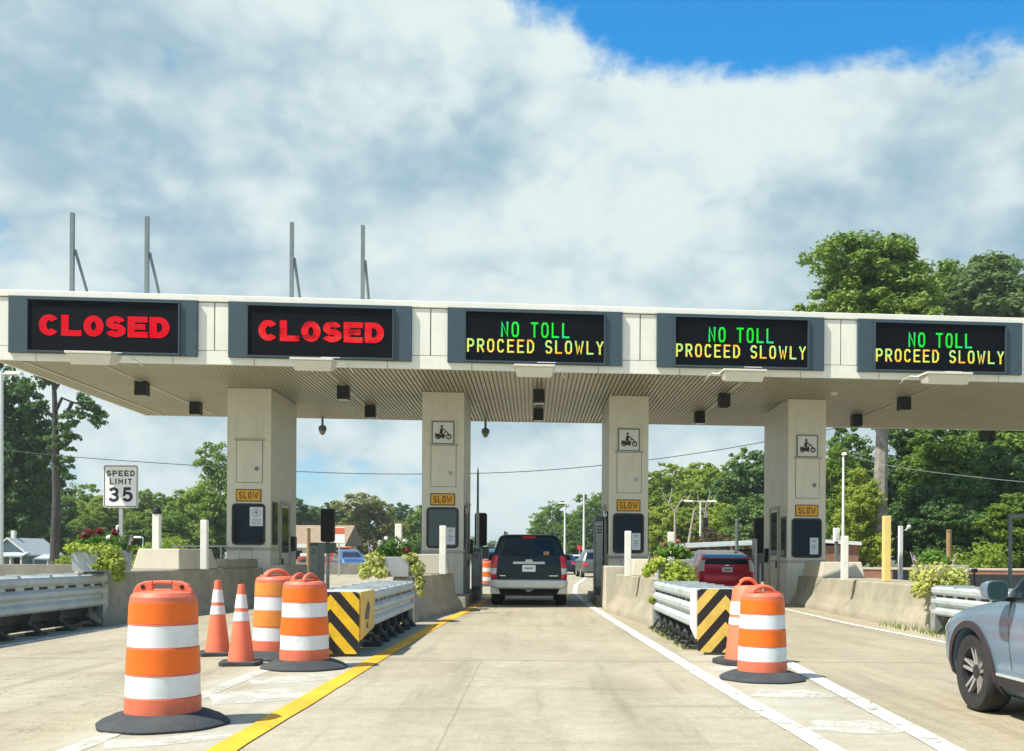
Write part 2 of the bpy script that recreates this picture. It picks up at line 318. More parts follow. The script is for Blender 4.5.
M = dict(
    road=road_mat(),
    grass=mat('grass_ground', (0.07, 0.10, 0.03), 0.9, var=0.4, scale=0.4, dirt=(0.16, 0.13, 0.07), dscale=0.2),
    yellow_line=paint_mat('yellow_line_paint', (0.82, 0.385, 0.018), 0.25),
    white_line=paint_mat('white_line_paint', (0.72, 0.72, 0.68), 0.55, 0.05),
    worn_paint=paint_mat('worn_white_paint', (0.60, 0.59, 0.53), 0.66, 0.10),
    fascia=mat('fascia_enamel', (0.88, 0.86, 0.76), 0.45, var=0.05, scale=1.2, dirt=(0.52, 0.46, 0.34), dscale=2.2, damt=0.16, streak=True),
    seam=mat('seam_dark', (0.10, 0.095, 0.08), 0.8, var=0),
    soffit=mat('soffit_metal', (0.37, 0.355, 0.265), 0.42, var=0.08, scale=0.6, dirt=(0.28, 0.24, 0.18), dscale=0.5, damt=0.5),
    booth=mat('booth_enamel', (0.66, 0.64, 0.54), 0.5, var=0.05, scale=1.5, dirt=(0.40, 0.37, 0.29), dscale=1.2, damt=0.28, streak=True, bump=0.03),
    boothtrim=mat('booth_trim', (0.40, 0.39, 0.34), 0.5, var=0.08),
    slate=mat('slate_cabinet', (0.046, 0.080, 0.100), 0.45, var=0.08, scale=3),
    screen=mat('display_glass', (0.004, 0.006, 0.010), 0.6, var=0, spec=0.08),
    lip=mat('cabinet_lip', (0.05, 0.075, 0.095), 0.3, var=0),
    fixture=mat('floodlight_shell', (0.72, 0.68, 0.58), 0.45, var=0.06),
    black=mat('black_paint', (0.008, 0.009, 0.010), 0.45, var=0.1),
    blackrough=mat('matte_black', (0.02, 0.021, 0.022), 0.8, var=0.15),
    galv=mat('galvanised_steel', (0.42, 0.45, 0.46), 0.42, metal=0.55, var=0.14, scale=6, dirt=(0.30, 0.29, 0.26), damt=0.4),
    galvdark=mat('weathered_steel', (0.16, 0.20, 0.21), 0.55, metal=0.3, var=0.15, scale=5),
    rail=mat('guardrail_zinc', (0.46, 0.52, 0.525), 0.50, metal=0.15, var=0.12, scale=3, dirt=(0.33, 0.33, 0.29), damt=0.45),
    diaphragm=mat('diaphragm_steel', (0.055, 0.065, 0.07), 0.7, var=0.25, scale=5),
    concrete=mat('barrier_concrete', (0.33, 0.30, 0.225), 0.9, var=0.18, scale=1.6, bump=0.4, bscale=40, dirt=(0.16, 0.145, 0.115), dscale=2.6, damt=0.42, streak=True),
    concrete_pale=mat('pale_concrete', (0.52, 0.475, 0.37), 0.9, var=0.10, scale=2.0, bump=0.3, bscale=40, dirt=(0.30, 0.27, 0.21), dscale=2.0, damt=0.4),
    concrete_dark=mat('old_concrete', (0.24, 0.23, 0.20), 0.9, var=0.2, scale=1.6, bump=0.3, bscale=40, dirt=(0.12, 0.11, 0.09)),
    planter=mat('planter_grey', (0.34, 0.36, 0.37), 0.7, var=0.12, scale=5),
    soil=mat('potting_soil', (0.05, 0.035, 0.022), 0.95, var=0.3),
    post=mat('white_post_paint', (0.80, 0.79, 0.70), 0.5, var=0.06, dirt=(0.5, 0.46, 0.36), dscale=3, damt=0.35),
    ypost=mat('yellow_post_paint', (0.78, 0.58, 0.20), 0.5, var=0.06, dirt=(0.6, 0.5, 0.3), dscale=3, damt=0.35),
    bpost=mat('brown_post', (0.30, 0.20, 0.09), 0.7, var=0.15),
    orange=mat('orange_sheeting', (0.80, 0.145, 0.010), 0.45, var=0.06, scale=5, dirt=(0.55, 0.13, 0.02), dscale=3, damt=0.5, spec=0.4),
    amber=mat('faded_orange_sheeting', (0.66, 0.24, 0.035), 0.5, var=0.10, scale=5, dirt=(0.45, 0.19, 0.05), damt=0.4),
    coral=mat('coral_plastic', (0.68, 0.155, 0.080), 0.55, var=0.08, scale=5, dirt=(0.33, 0.10, 0.06), dscale=3.5, damt=0.65),
    conecol=mat('cone_vinyl', (0.76, 0.17, 0.085), 0.55, var=0.06, scale=5, dirt=(0.5, 0.14, 0.08), dscale=3, damt=0.35),
    sheet=mat('white_sheeting', (0.72, 0.76, 0.77), 0.42, var=0.05, scale=4, dirt=(0.42, 0.43, 0.41), dscale=4, damt=0.5),
    rubber=mat('rubber_base', (0.035, 0.042, 0.048), 0.8, var=0.2, scale=8, bump=0.3, bscale=30, dirt=(0.10, 0.10, 0.09), damt=0.4),
    tyre=mat('tyre_rubber', (0.022, 0.022, 0.022), 0.8, var=0.2, scale=12, bump=0.2, bscale=80),
    plate_yellow=mat('slow_sign_yellow', (0.72, 0.36, 0.015), 0.5, var=0.06),
    ink=mat('sign_ink', (0.02, 0.018, 0.016), 0.6, var=0),
    inkblue=mat('dark_blue_ink', (0.010, 0.022, 0.050), 0.6, var=0),
    signwhite=mat('sign_white', (0.82, 0.84, 0.84), 0.45, var=0.03),
    signpale=mat('sign_pale_grey', (0.66, 0.70, 0.68), 0.45, var=0.03),
    signedge=mat('sign_green_grey', (0.16, 0.20, 0.18), 0.5, var=0.05),
    paper=mat('paper', (0.72, 0.76, 0.80), 0.8, var=0.03),
    printgrey=mat('print_grey', (0.30, 0.33, 0.36), 0.8, var=0),
    glass=mat('dark_glass', (0.008, 0.018, 0.032), 0.06, var=0, spec=0.16),
    glassgrey=mat('reflecting_glass', (0.03, 0.06, 0.065), 0.05, var=0, spec=0.6),
    led_red=led_mat('led_red', (0.95, 0.008, 0.022), (0.90, 0.02, 0.035), (1.0, 0.012, 0.03), 0.72, 1.5),
    led_redworn=led_mat('led_red_uneven', (0.42, 0.015, 0.02), (0.95, 0.02, 0.03), (0.90, 0.06, 0.05), 0.78, 2.6),
    led_green=led_mat('led_green', (0.02, 0.85, 0.04), (0.03, 0.95, 0.06), (0.03, 0.72, 0.38), 0.85, 1.0),
    led_amber=led_mat('led_amber', (1.0, 0.46, 0.08), (0.85, 0.85, 0.12), (0.40, 0.90, 0.30), 0.95, 2.6),
    bark=mat('bark', (0.13, 0.105, 0.085), 0.95, var=0.35, scale=3, bump=0.5, bscale=12, dirt=(0.22, 0.20, 0.17)),
    bark_grey=mat('grey_bark', (0.25, 0.23, 0.20), 0.95, var=0.3, scale=3, bump=0.5, bscale=12, dirt=(0.12, 0.10, 0.085)),
    bark_dark=mat('dark_bark', (0.065, 0.058, 0.05), 0.95, var=0.35, scale=3, bump=0.5, bscale=12),
    deadwood=mat('dead_wood', (0.33, 0.30, 0.25), 0.9, var=0.2, scale=2),
    leaf_mid=leaf_mat('leaf_mid', (0.15, 0.245, 0.042), (0.20, 0.31, 0.055), (0.10, 0.185, 0.036)),
    leaf_light=leaf_mat('leaf_light', (0.225, 0.315, 0.046), (0.27, 0.35, 0.060), (0.155, 0.25, 0.040)),
    leaf_dark=leaf_mat('leaf_dark', (0.080, 0.165, 0.050), (0.115, 0.21, 0.056), (0.058, 0.125, 0.040), trans=0.25),
    leaf_olive=leaf_mat('leaf_olive', (0.23, 0.24, 0.062), (0.18, 0.22, 0.054), (0.26, 0.225, 0.075)),
    leaf_pine=leaf_mat('leaf_pine', (0.165, 0.265, 0.048), (0.23, 0.33, 0.062), (0.11, 0.19, 0.040), trans=0.28),
    leaf_pale=leaf_mat('leaf_pale', (0.20, 0.27, 0.11), (0.25, 0.32, 0.13), (0.15, 0.22, 0.09)),  # paler grey-green: distance haze put into the leaf colour
    leaf_russet=leaf_mat('leaf_russet', (0.14, 0.09, 0.05), (0.11, 0.09, 0.045), (0.16, 0.10, 0.06)),
    vine=leaf_mat('vine_lime', (0.40, 0.46, 0.055), (0.48, 0.50, 0.10), (0.26, 0.36, 0.04), trans=0.3, scale=3),
    vine_pale=leaf_mat('vine_pale', (0.46, 0.48, 0.14), (0.54, 0.52, 0.20), (0.34, 0.40, 0.08), trans=0.3, scale=3),
    herb=leaf_mat('herb_green', (0.10, 0.21, 0.035), (0.14, 0.27, 0.045), (0.07, 0.15, 0.03), scale=3),
    burgundy=leaf_mat('burgundy_leaf', (0.16, 0.018, 0.04), (0.22, 0.03, 0.06), (0.10, 0.015, 0.03), scale=3),
    petal=mat('white_petal', (0.8, 0.76, 0.78), 0.7, var=0.05),
    petalpink=mat('pink_petal', (0.65, 0.12, 0.20), 0.7, var=0.1),
    chrome=mat('chrome', (0.75, 0.77, 0.78), 0.2, metal=0.9, var=0),
    redlens=mat('red_lens', (0.62, 0.020, 0.028), 0.15, var=0.05, coat=0.6),
    clearlens=mat('clear_lens', (0.66, 0.64, 0.62), 0.2, var=0.03, coat=0.5),
    brick=mat('brick_red', (0.27, 0.135, 0.095), 0.9, var=0.18, scale=3),
    roofbrown=mat('brown_shingles', (0.27, 0.20, 0.135), 0.9, var=0.15, scale=2),
    bluehouse=mat('blue_grey_siding', (0.22, 0.30, 0.34), 0.8, var=0.06, scale=2),
    bluegreyroof=mat('pale_grey_roof', (0.36, 0.41, 0.43), 0.8, var=0.08, scale=2),
    trimwhite=mat('white_trim', (0.74, 0.74, 0.70), 0.6, var=0.04),
    machine=mat('machine_orange', (0.60, 0.12, 0.02), 0.5, var=0.1),
    machinered=mat('machine_red', (0.42, 0.05, 0.03), 0.5, var=0.1),
    fabric=mat('dark_screen_fabric', (0.02, 0.024, 0.028), 0.9, var=0.15),
    wire=mat('wire_black', (0.03, 0.035, 0.04), 0.7, var=0),
    wirepale=mat('wire_pale', (0.30, 0.33, 0.33), 0.6, var=0),
    flagred=mat('flag_cloth_red', (0.55, 0.10, 0.12), 0.8, var=0.05),
    flagblue=mat('flag_cloth_blue', (0.05, 0.08, 0.25), 0.8, var=0.05),
    stopred=mat('stop_red', (0.6, 0.03, 0.04), 0.5, var=0.03),
)
def car_paint(name, c, metal=0.3, rough=0.28, coat=0.35): return mat(name, c, rough, metal=metal, var=0.03, scale=2, coat=coat, spec=0.3)
M['p_green'] = car_paint('dark_green_paint', (0.008, 0.022, 0.026), 0.1, 0.3, 0.10); M['p_red'] = car_paint('red_paint', (0.56, 0.022, 0.045))
M['p_silver'] = car_paint('silver_blue_paint', (0.17, 0.255, 0.34), 0.30, 0.22, 0.5); M['p_navy'] = car_paint('navy_paint', (0.014, 0.022, 0.045), 0.1, 0.3, 0.15)
M['p_grey'] = car_paint('grey_paint', (0.12, 0.14, 0.145)); M['p_white'] = car_paint('white_paint', (0.75, 0.76, 0.76), 0); M['p_blue'] = car_paint('blue_paint', (0.05, 0.12, 0.28))
M['p_bumper'] = mat('silver_cladding', (0.62, 0.64, 0.62), 0.4, metal=0.1, var=0.06); M['cladding'] = mat('plum_cladding', (0.030, 0.024, 0.028), 0.7, var=0.1)
M['rim'] = mat('machined_rim', (0.55, 0.55, 0.54), 0.3, metal=0.7, var=0.05); M['rimdark'] = mat('dark_rim', (0.04, 0.04, 0.045), 0.4, metal=0.4, var=0.1)
M['chev'] = chevron_mat('chevron_yellow', (0.80, 0.50, 0.02)); M['chev_faded'] = chevron_mat('chevron_faded', (0.78, 0.53, 0.11))
M['yellow_flash'] = mat('yellow_flashing', (0.72, 0.47, 0.10), 0.5, var=0.1, scale=6, dirt=(0.4, 0.27, 0.10), damt=0.4)
M['white_flash'] = mat('white_flashing', (0.76, 0.76, 0.68), 0.5, var=0.06, scale=6, dirt=(0.5, 0.48, 0.4), damt=0.4)

# ------------------------------------------------------------------ lettering
GL = {  # strokes on a 0..1 by 0..1 box
    'N': [[(0, 0), (0, 1), (1, 0), (1, 1)]], 'O': [[(.25, 0), (.75, 0), (1, .2), (1, .8), (.75, 1), (.25, 1), (0, .8), (0, .2), (.25, 0)]],
    'T': [[(0, 1), (1, 1)], [(.5, 1), (.5, 0)]], 'L': [[(0, 1), (0, 0), (1, 0)]], 'P': [[(0, 0), (0, 1), (.7, 1), (1, .85), (1, .6), (.7, .45), (0, .45)]],
    'R': [[(0, 0), (0, 1), (.7, 1), (1, .85), (1, .62), (.7, .48), (0, .48)], [(.5, .48), (1, 0)]],
    'C': [[(1, .8), (.75, 1), (.25, 1), (0, .8), (0, .2), (.25, 0), (.75, 0), (1, .2)]], 'E': [[(1, 1), (0, 1), (0, 0), (1, 0)], [(0, .52), (.8, .52)]],
    'D': [[(0, 0), (0, 1), (.6, 1), (1, .75), (1, .25), (.6, 0), (0, 0)]], 'S': [[(1, .82), (.75, 1), (.25, 1), (0, .82), (0, .66), (.25, .52), (.75, .48), (1, .34), (1, .18), (.75, 0), (.25, 0), (0, .18)]],
    'W': [[(0, 1), (.25, 0), (.5, .66), (.75, 0), (1, 1)]], 'Y': [[(0, 1), (.5, .5), (1, 1)], [(.5, .5), (.5, 0)]],
    'M': [[(0, 0), (0, 1), (.5, .35), (1, 1), (1, 0)]], 'I': [[(.5, 0), (.5, 1)]],
    '3': [[(0, .82), (.25, 1), (.75, 1), (1, .84), (1, .66), (.72, .53), (.40, .53)], [(.72, .53), (1, .38), (1, .17), (.75, 0), (.25, 0), (0, .18)]],
    '5': [[(.95, 1), (.12, 1), (.04, .52), (.3, .63), (.7, .63), (1, .45), (1, .18), (.72, 0), (.25, 0), (0, .17)]],
}
def offset_poly(pts, h):
    n = len(pts); P = [Vector(p) for p in pts]; cl = n > 3 and (P[0] - P[-1]).length < 1e-6
    L, R = [], []
    for i in range(n):
        if cl: a, b = P[i - 1] if i > 0 else P[n - 2], P[i + 1] if i < n - 1 else P[1]
        else: a, b = P[max(i - 1, 0)], P[min(i + 1, n - 1)]
        d1 = (P[i] - a).normalized() if (P[i] - a).length > 1e-9 else (b - P[i]).normalized()
        d2 = (b - P[i]).normalized() if (b - P[i]).length > 1e-9 else d1
        n1, n2 = Vector((-d1.y, d1.x)), Vector((-d2.y, d2.x))
        mm = (n1 + n2); mm = mm.normalized() if mm.length > 1e-6 else n1
        k = min(h / max(mm.dot(n1), 0.45), 1.9 * h)
        q = P[i]
        if not cl and i == 0: q = q - d2 * 0
        L.append(q + mm * k); R.append(q - mm * k)
    return L, R
def arc(cx, cz, rx, rz, a0, a1, n=14): return [(cx + rx * cos(radians(a0 + (a1 - a0) * j / n)), cz + rz * sin(radians(a0 + (a1 - a0) * j / n))) for j in range(n + 1)]
GR = dict(GL)                              # rounded forms for the heavy letters
GR['O'] = [arc(.5, .5, .5, .5, 90, 450, 32)]; GR['C'] = [arc(.5, .5, .5, .5, 38, 322, 24)]
GR['D'] = [[(0, 0), (0, 1), (.45, 1)] + arc(.45, .5, .55, .5, 84, -84, 16) + [(.45, 0), (0, 0)]]
GR['S'] = [arc(.5, .745, .46, .255, 15, 270, 16)[:-1] + arc(.5, .255, .5, .255, 90, -165, 16)]
GR['3'] = [arc(.48, .75, .44, .25, 165, -90, 16)[:-1] + arc(.48, .26, .5, .26, 90, -165, 16)]
GR['5'] = [[(.92, 1), (.16, 1), (.06, .50)] + arc(.48, .32, .50, .32, 125, -155, 18)]
GR['P'] = [[(0, 0), (0, 1), (.6, 1)] + arc(.6, .73, .4, .27, 84, -84, 12) + [(.6, .46), (0, .46)]]
def words(text, x0, z0, x1, z1, thick, y, depth=.008, gap=.35, **k):
    ws = [1.25 if ch in 'WM' else .75 if ch == ' ' else 1.0 for ch in text]; u = (x1 - x0) / (sum(ws) + gap * (len(text) - 1)); cx = x0; out = []
    for wd_ in text.split(' '):
        wl = sum(1.25 if ch in 'WM' else 1.0 for ch in wd_) + gap * (len(wd_) - 1)
        out.append(letters(wd_, cx, z0, cx + wl * u, z1, thick, y, depth, gap, **k)); cx += (wl + 2 * gap + .75) * u
    return out
def letters(text, x0, z0, x1, z1, thick, y, depth=0.008, gap=0.35, rel={'I': 0.4, 'W': 1.25, 'M': 1.25, ' ': 0.75}, G=None, sq=1.0):
    """stroke lettering filling the box x0..x1, z0..z1 on a plane facing -Y at y"""
    G = G or GL; x0, x1 = x0 / sq, x1 / sq                         # sq > 1: uprights heavier than bars
    ws = [rel.get(ch, 1.0) for ch in text]; tot = sum(ws) + gap * (len(text) - 1)
    u = (x1 - x0) / tot; mb = MB(); cx = x0
    for ch, wd in zip(text, ws):
        if ch != ' ':
            lw, hh = wd * u, z1 - z0; h = thick / 2
            for st in G[ch]:
                pts = [(cx + h + p[0] * (lw - thick), z0 + h + p[1] * (hh - thick)) for p in st]
                if ch in 'NTLPRDEIMWY53' : # square off open ends
                    pts = [Vector(p) for p in pts]
                L, R = offset_poly([tuple(p) for p in pts], h)
                if (Vector(pts[0]) - Vector(pts[-1])).length > 1e-6 and ch not in 'CS35':
                    e0 = (Vector(pts[0]) - Vector(pts[1])).normalized() * h; e1 = (Vector(pts[-1]) - Vector(pts[-2])).normalized() * h
                    L[0] += e0; R[0] += e0; L[-1] += e1; R[-1] += e1
                for i in range(len(L) - 1):
                    q = [L[i], R[i], R[i + 1], L[i + 1]]; e = 0.0004 * (i % 2)
                    mb.add([(p.x, y - depth - e, p.y) for p in q] + [(p.x, y, p.y) for p in q],
                           [(0, 1, 2, 3), (0, 4, 5, 1), (2, 6, 7, 3), (1, 5, 6, 2), (3, 7, 4, 0)])
        cx += (wd + gap) * u
    mb.v = [(a * sq, b, c) for a, b, c in mb.v]
    return mb

# ================================================================== SETTING
def sheet(name, xs, z, m, kind='structure'):
    mb = MB()
    for q in xs: mb.add([(x, y, z) for x, y in q], [tuple(range(len(q)))])
    o = mb.build(name, m); tag(o, kind=kind); return o
sheet('ground', [[(-1500, -300), (1500, -300), (1500, 2500), (-1500, 2500)]], -0.03, M['grass'])
sheet('road', [[(-34, -15), (34, -15), (34, 88), (-34, 88)], [(-9, 88), (6, 88), (2, 420), (-13, 420)]], 0.0, M['road'])
def strip(name, pts, wd, m, z=0.0085):
    mb = MB(); n = len(pts)
    P = []
    for i in range(n - 1):                     # subdivide so the edge can wander a little
        a, b = Vector(pts[i]), Vector(pts[i + 1]); k = max(1, int((b - a).length / 0.5))
        P += [a.lerp(b, j / k) for j in range(k)]
    P.append(Vector(pts[-1]))
    L, R = offset_poly([tuple(p) for p in P], wd / 2)
    for i, (l, r) in enumerate(zip(L, R)):
        e = 0.012 * mnoise.noise(Vector((l.x * 3, l.y * 1.3, 0)))
        l.x += e; r.x += 0.012 * mnoise.noise(Vector((r.x * 3 + 9, r.y * 1.3, 4)))
    mb.add([(p.x, p.y, z) for p in L] + [(p.x, p.y, z) for p in R], [(i, i + 1, len(L) + i + 1, len(L) + i) for i in range(len(L) - 1)])
    o = mb.build(name, m); tag(o, kind='structure'); return o
strip('yellow_lane_line', [(-1.95, -4), (-1.93, 6.5), (-1.85, 11.7), (-1.71, 17.5), (-1.50, 22), (-1.36, 26), (-1.36, 32)], 0.19, M['yellow_line'])
strip('white_lane_line', [(1.96, -4), (1.90, 6.4), (1.80, 9), (1.69, 13.4), (1.56, 19), (1.44, 25), (1.42, 34), (1.9, 44), (3.2, 60)], 0.17, M['white_line'])
strip('white_lane_line', [(2.50, -4), (2.64, 6.0), (2.95, 11.4), (3.15, 14.5)], 0.17, M['white_line'])
strip('white_lane_line', [(6.25, -4), (6.05, 10), (6.02, 14.4), (5.90, 18.5), (6.05, 25), (6.1, 30)], 0.13, M['white_line'])
strip('white_lane_line', [(-7.05, -4), (-7.0, 9), (-6.98, 17.5), (-6.65, 24), (-6.4, 30)], 0.14, M['white_line'])
strip('white_lane_line', [(-2.95, 4), (-2.86, 6.5), (-2.85, 12.5)], 0.15, M['worn_paint'], .0055)
for y0 in (5.0, 7.2, 8.95, 10.9):
    strip('gore_chevron_paint', [(2.03, y0 + .12), (2.2, y0 + .05), (2.4, y0), (2.62, y0 + .12)], 0.50, M['worn_paint'], .003)
for y0, s in ((6.4, .3), (8.5, .75), (9.7, .5), (10.9, .4)):
    strip('gore_chevron_paint', [(-2.74, y0), (-2.45, y0 + .12), (-2.05, y0 + .42)], s, M['worn_paint'], .003)

# ================================================================== TOLL CANOPY
XL, XR, ZB, ZT, DEP = -11.82, 16.5, 5.466, 7.0, 8.5
org = Vector((0, D0, 0))
can = thing('toll_canopy', 'long flat cream toll plaza canopy spanning all the lanes', 'canopy', org)
def cb(mb, name, m, parent=can, **k): return mb.build(name, m, parent, shear=SK, **k)
cb(MB().box(XL + .02, XR, .06, DEP, ZB + .06, ZT - .12), 'canopy_core', M['seam'])
cb(MB().box(XL - .03, XR, -.05, DEP + .03, ZT - .145, ZT), 'coping', M['fascia'], bevel=.012)
cb(MB().box(XL, XL + .04, .0, DEP, ZB, ZT - .15), 'end_panel', M['fascia'])
cb(MB().box(XL, XR, DEP - .02, DEP + .02, ZB - .015, ZT - .15), 'back_panel', M['fascia'])
# corrugated soffit: real ribs running with the traffic
mb = MB(); pitch = .105; x = XL + .05; prof = []
while x < XR:
    prof += [(x, ZB), (x + pitch - .034, ZB), (x + pitch - .030, ZB + .05), (x + pitch - .004, ZB + .05)]; x += pitch
mb.add([(a, .05, z) for a, z in prof] + [(a, DEP - .02, z) for a, z in prof], [(i, i + 1, len(prof) + i + 1, len(prof) + i) for i in range(len(prof) - 1)])
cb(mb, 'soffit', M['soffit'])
for xs in (-11.2, -9.6, -4.75, 4.98, 9.85): cb(MB().box(xs - .05, xs + .05, .1, DEP - .1, ZB - .018, ZB - .001), 'soffit_joint_strip', M['soffit'])
panels = [(8, 197), (228, 411.5), (447.4, 622.5), (657, 824.5), (858, 1022.5)]
pe = [(fas(a, 330, -.1)[0], fas(b, 330, -.1)[0]) for a, b in panels]
ZS = ZB + .30
edges = [XL] + [x for p in pe for x in p] + [XR]
mb = MB()
for i in range(0, len(edges), 2):
    a, b = edges[i], edges[i + 1]; g = .012
    if i in (0, len(edges) - 2): cuts = [a, b] if i == 0 else [a, a + .42, a + 2.4, a + 4.4, b]
    else: cuts = [a, (a + b) / 2 + .02, b]
    for p, q in zip(cuts, cuts[1:]): cb(MB().box(p + (g if p != a else .0), q - (g if q != b else 0), -.02, .05, ZS + .012, ZT - .165), 'upper_fascia_panel', M['fascia'], bevel=.006)
bx = [XL] + [x for p in pe for x in (p[0] + .55, p[1] - .55)] + [XR - 3.9, XR]
for p, q in zip(bx, bx[1:]): cb(MB().box(p + .006, q - .006, -.02, .05, ZB, ZS), 'lower_fascia_band', M['fascia'], bevel=.006)
for i in range(len(pe)): cb(MB().box(pe[i][0], pe[i][1], .0, .05, ZS + .004, ZT - .15), 'sign_recess', M['seam'])

# ---- electronic signs
scr = [(28, 178.5), (248, 392.5), (466, 604), (675.6, 807.6), (875.5, 1005)]
lab = ['dark display sign at the left end reading CLOSED in solid bright red letters', 'dark display sign second from left reading CLOSED in patchy uneven red letters',
       'green and amber NO TOLL PROCEED SLOWLY display above the dark SUV', 'green and amber NO TOLL PROCEED SLOWLY display above the red hatchback lane', 'green and amber NO TOLL PROCEED SLOWLY display at the right end below the tall trees']
txt = [[('CLOSED', 37, 169.5, 'r')], [('CLOSED', 256.6, 384, 'q')], [('NO TOLL', 501, 569.5, 'g'), ('PROCEED SLOWLY', 466.5, 604, 'a')],
       [('NO TOLL', 708.5, 773.5, 'g'), ('PROCEED SLOWLY', 675.5, 806.5, 'a')], [('NO TOLL', 908.5, 972, 'g'), ('PROCEED SLOWLY', 875.5, 1004.5, 'a')]]
for i in range(5):
    a, b = pe[i]; s0, s1 = fas(scr[i][0], 330, -.12)[0], fas(scr[i][1], 330, -.12)[0]; xc = (a + b) / 2
    loc = Vector((xc, fy(xc), ZB))
    th = thing('display_sign', lab[i], 'electronic sign', loc, group='lane display signs on the canopy')
    zb, zt = .155, 1.40
    cb(MB().box(a - xc, b - xc, -.10, -.003, zb, zt), 'cabinet', M['slate'], th, bevel=.008)
    q0, q1 = s0 - xc, s1 - xc; f0, f1 = zb + .05, zt - .09
    fr = MB(); fr.box(q0 - .03, q1 + .03, -.155, -.1015, f1, f1 + .035); fr.box(q0 - .03, q1 + .03, -.155, -.1015, f0 - .035, f0)
    fr.box(q0 - .03, q0, -.15, -.1015, f0, f1); fr.box(q1, q1 + .03, -.15, -.1015, f0, f1)
    cb(fr, 'screen_frame', M['lip'], th)
    sc = cb(MB().box(q0, q1, -.115, -.1015, f0 + .001, f1 - .001), 'screen', M['screen'], th)
    for tx, l, r, k in txt[i]:
        l, r = fas(l, 330, -.12)[0] - xc, fas(r, 330, -.12)[0] - xc
        if k in 'rq': mb = [letters(tx, l + .04, .535, r, .995, .126, -.1165, gap=.10, G=GR, sq=1.22)]
        elif k == 'g': mb = words(tx, l, .755, r, 1.10, .042, -.1165, gap=.42)
        else: mb = words(tx, l + .015, .395, r - .015, .70, .040, -.1165, gap=.42)
        for wm in mb: cb(wm, 'lettering', M[{'r': 'led_red', 'q': 'led_redworn', 'g': 'led_green', 'a': 'led_amber'}[k]], sc)
    cb(MB().box(.02 * i, .02 * i + .42, -.158, -.1555, f0 - .028, f0 - .012), 'label_strip', M['signwhite'], th)

# ---- floodlights below the signs
fl = [(68, 118, 352), (291, 337, 358.5), (513, 557, 365), (720.5, 767, 369.5), (922, 971, 372.5)]
fl_lab = ['pale floodlight under the leftmost CLOSED display', 'pale floodlight under the patchy CLOSED display', 'pale floodlight under the display above the dark SUV', 'pale floodlight under the display above the red hatchback lane', 'pale floodlight under the display at the right end']
for i, (a, b, y) in enumerate(fl):
    v = -.85; xa, z = fas(a + 2, y + 2, v); xb, _ = fas(b - 3, y, v); xc = (xa + xb) / 2; hw = (xb - xa) / 2
    th = thing('sign_floodlight', fl_lab[i], 'floodlight', (xc, fy(xc, v), z), group='floodlights under the display signs')
    mb = MB(); mb.hexa([(-hw + .06, -.12, -.24), (hw - .06, -.12, -.24), (hw - .06, .30, -.16), (-hw + .06, .30, -.16), (-hw, -.2, -.02), (hw, -.2, -.02), (hw, .36, .0), (-hw, .36, .0)])
    cb(mb, 'lamp_housing', M['fixture'], th, bevel=.02)
    cb(MB().hexa([(-hw - .02, -.23, -.02), (hw + .02, -.23, -.02), (hw + .02, .38, .0), (-hw - .02, .38, .0), (-hw - .02, -.23, .03), (hw + .02, -.23, .03), (hw + .02, .38, .045), (-hw - .02, .38, .045)]), 'lamp_lid', M['fixture'], th, bevel=.008)
    sg = 1 if i < 3 else -1
    cb(MB().tube([(sg * hw * .9, .2, -.02), (sg * (hw + .16), .4, .03), (sg * (hw + .22), .7, .0), (sg * (hw + .26), .83, -.08)], .014, 6), 'bracket_arm', M['fixture'], th)

# ---- downlights under the soffit
fr_l = [(142, 'left of the first booth, nearer row'), (343.5, 'between the first and second booths, nearer row'), (539, 'over the dark SUV lane, nearer row'), (724, 'over the red hatchback lane, nearer row'), (904, 'right of the fourth booth, nearer row')]
bk_l = [(196, 'left of the first booth, farther row'), (370.5, 'between the first and second booths, farther row'), (538.5, 'over the dark SUV lane, farther row'), (699.5, 'over the red hatchback lane, farther row'), (856.5, 'right of the fourth booth, farther row')]
for v, rows in ((2.5, fr_l), (5.75, bk_l)):
    for px, l in rows:
        x, _ = fas(px, 400, v)
        th = thing('canopy_downlight', 'black box downlight under the soffit ' + l, 'downlight', (x, fy(x, v), ZB), group='black downlights under the soffit')
        mb = MB(); s = .145; mb.hexa([(-s, -s, -.34), (s, -s, -.34), (s, s, -.34), (-s, s, -.34), (-s * .97, -s * .97, -.003), (s * .97, -s * .97, -.003), (s * .97, s * .97, -.003), (-s * .97, s * .97, -.003)])
        mb.build('lamp_box', M['black'], th, bevel=.012)
        MB().box(-.12, .12, -.12, .12, -.348, -.341).build('lens', M['glass'], th)
for px, l in ((322.5, 'hanging by the back edge between the first and second booths'), (485.5, 'hanging by the back edge right of the second booth')):
    x, _ = fas(px, 425, 8.2)
    th = thing('hanging_camera', 'small dark globe camera ' + l, 'camera', (x, fy(x, 8.2), ZB), group='globe cameras hanging from the canopy')
    MB().tube([(0, 0, 0), (0, 0, -.28)], .035, 8).build('drop_pipe', M['galvdark'], th)
    MB().lathe([(.05, -.26), (.12, -.30), (.125, -.40), (.10, -.44)], 14).build('camera_housing', M['galvdark'], th, smooth=True)
    MB().lathe([(.10, -.44), (.085, -.50), (.05, -.545), (.01, -.56)], 14).build('dome', M['boothtrim'], th, smooth=True)
x, _ = fas(834, 404, 1.9)
MBs = MB().lathe([(.09, 0), (.09, -.05), (.05, -.08), (.0, -.085)], 14); o = MBs.build('smoke_sensor', M['fixture'], smooth=True); o.location = (x, fy(x, 1.9), ZB - .003)
tag(o, 'tiny round pale sensor on the soffit near the fourth booth', 'sensor')

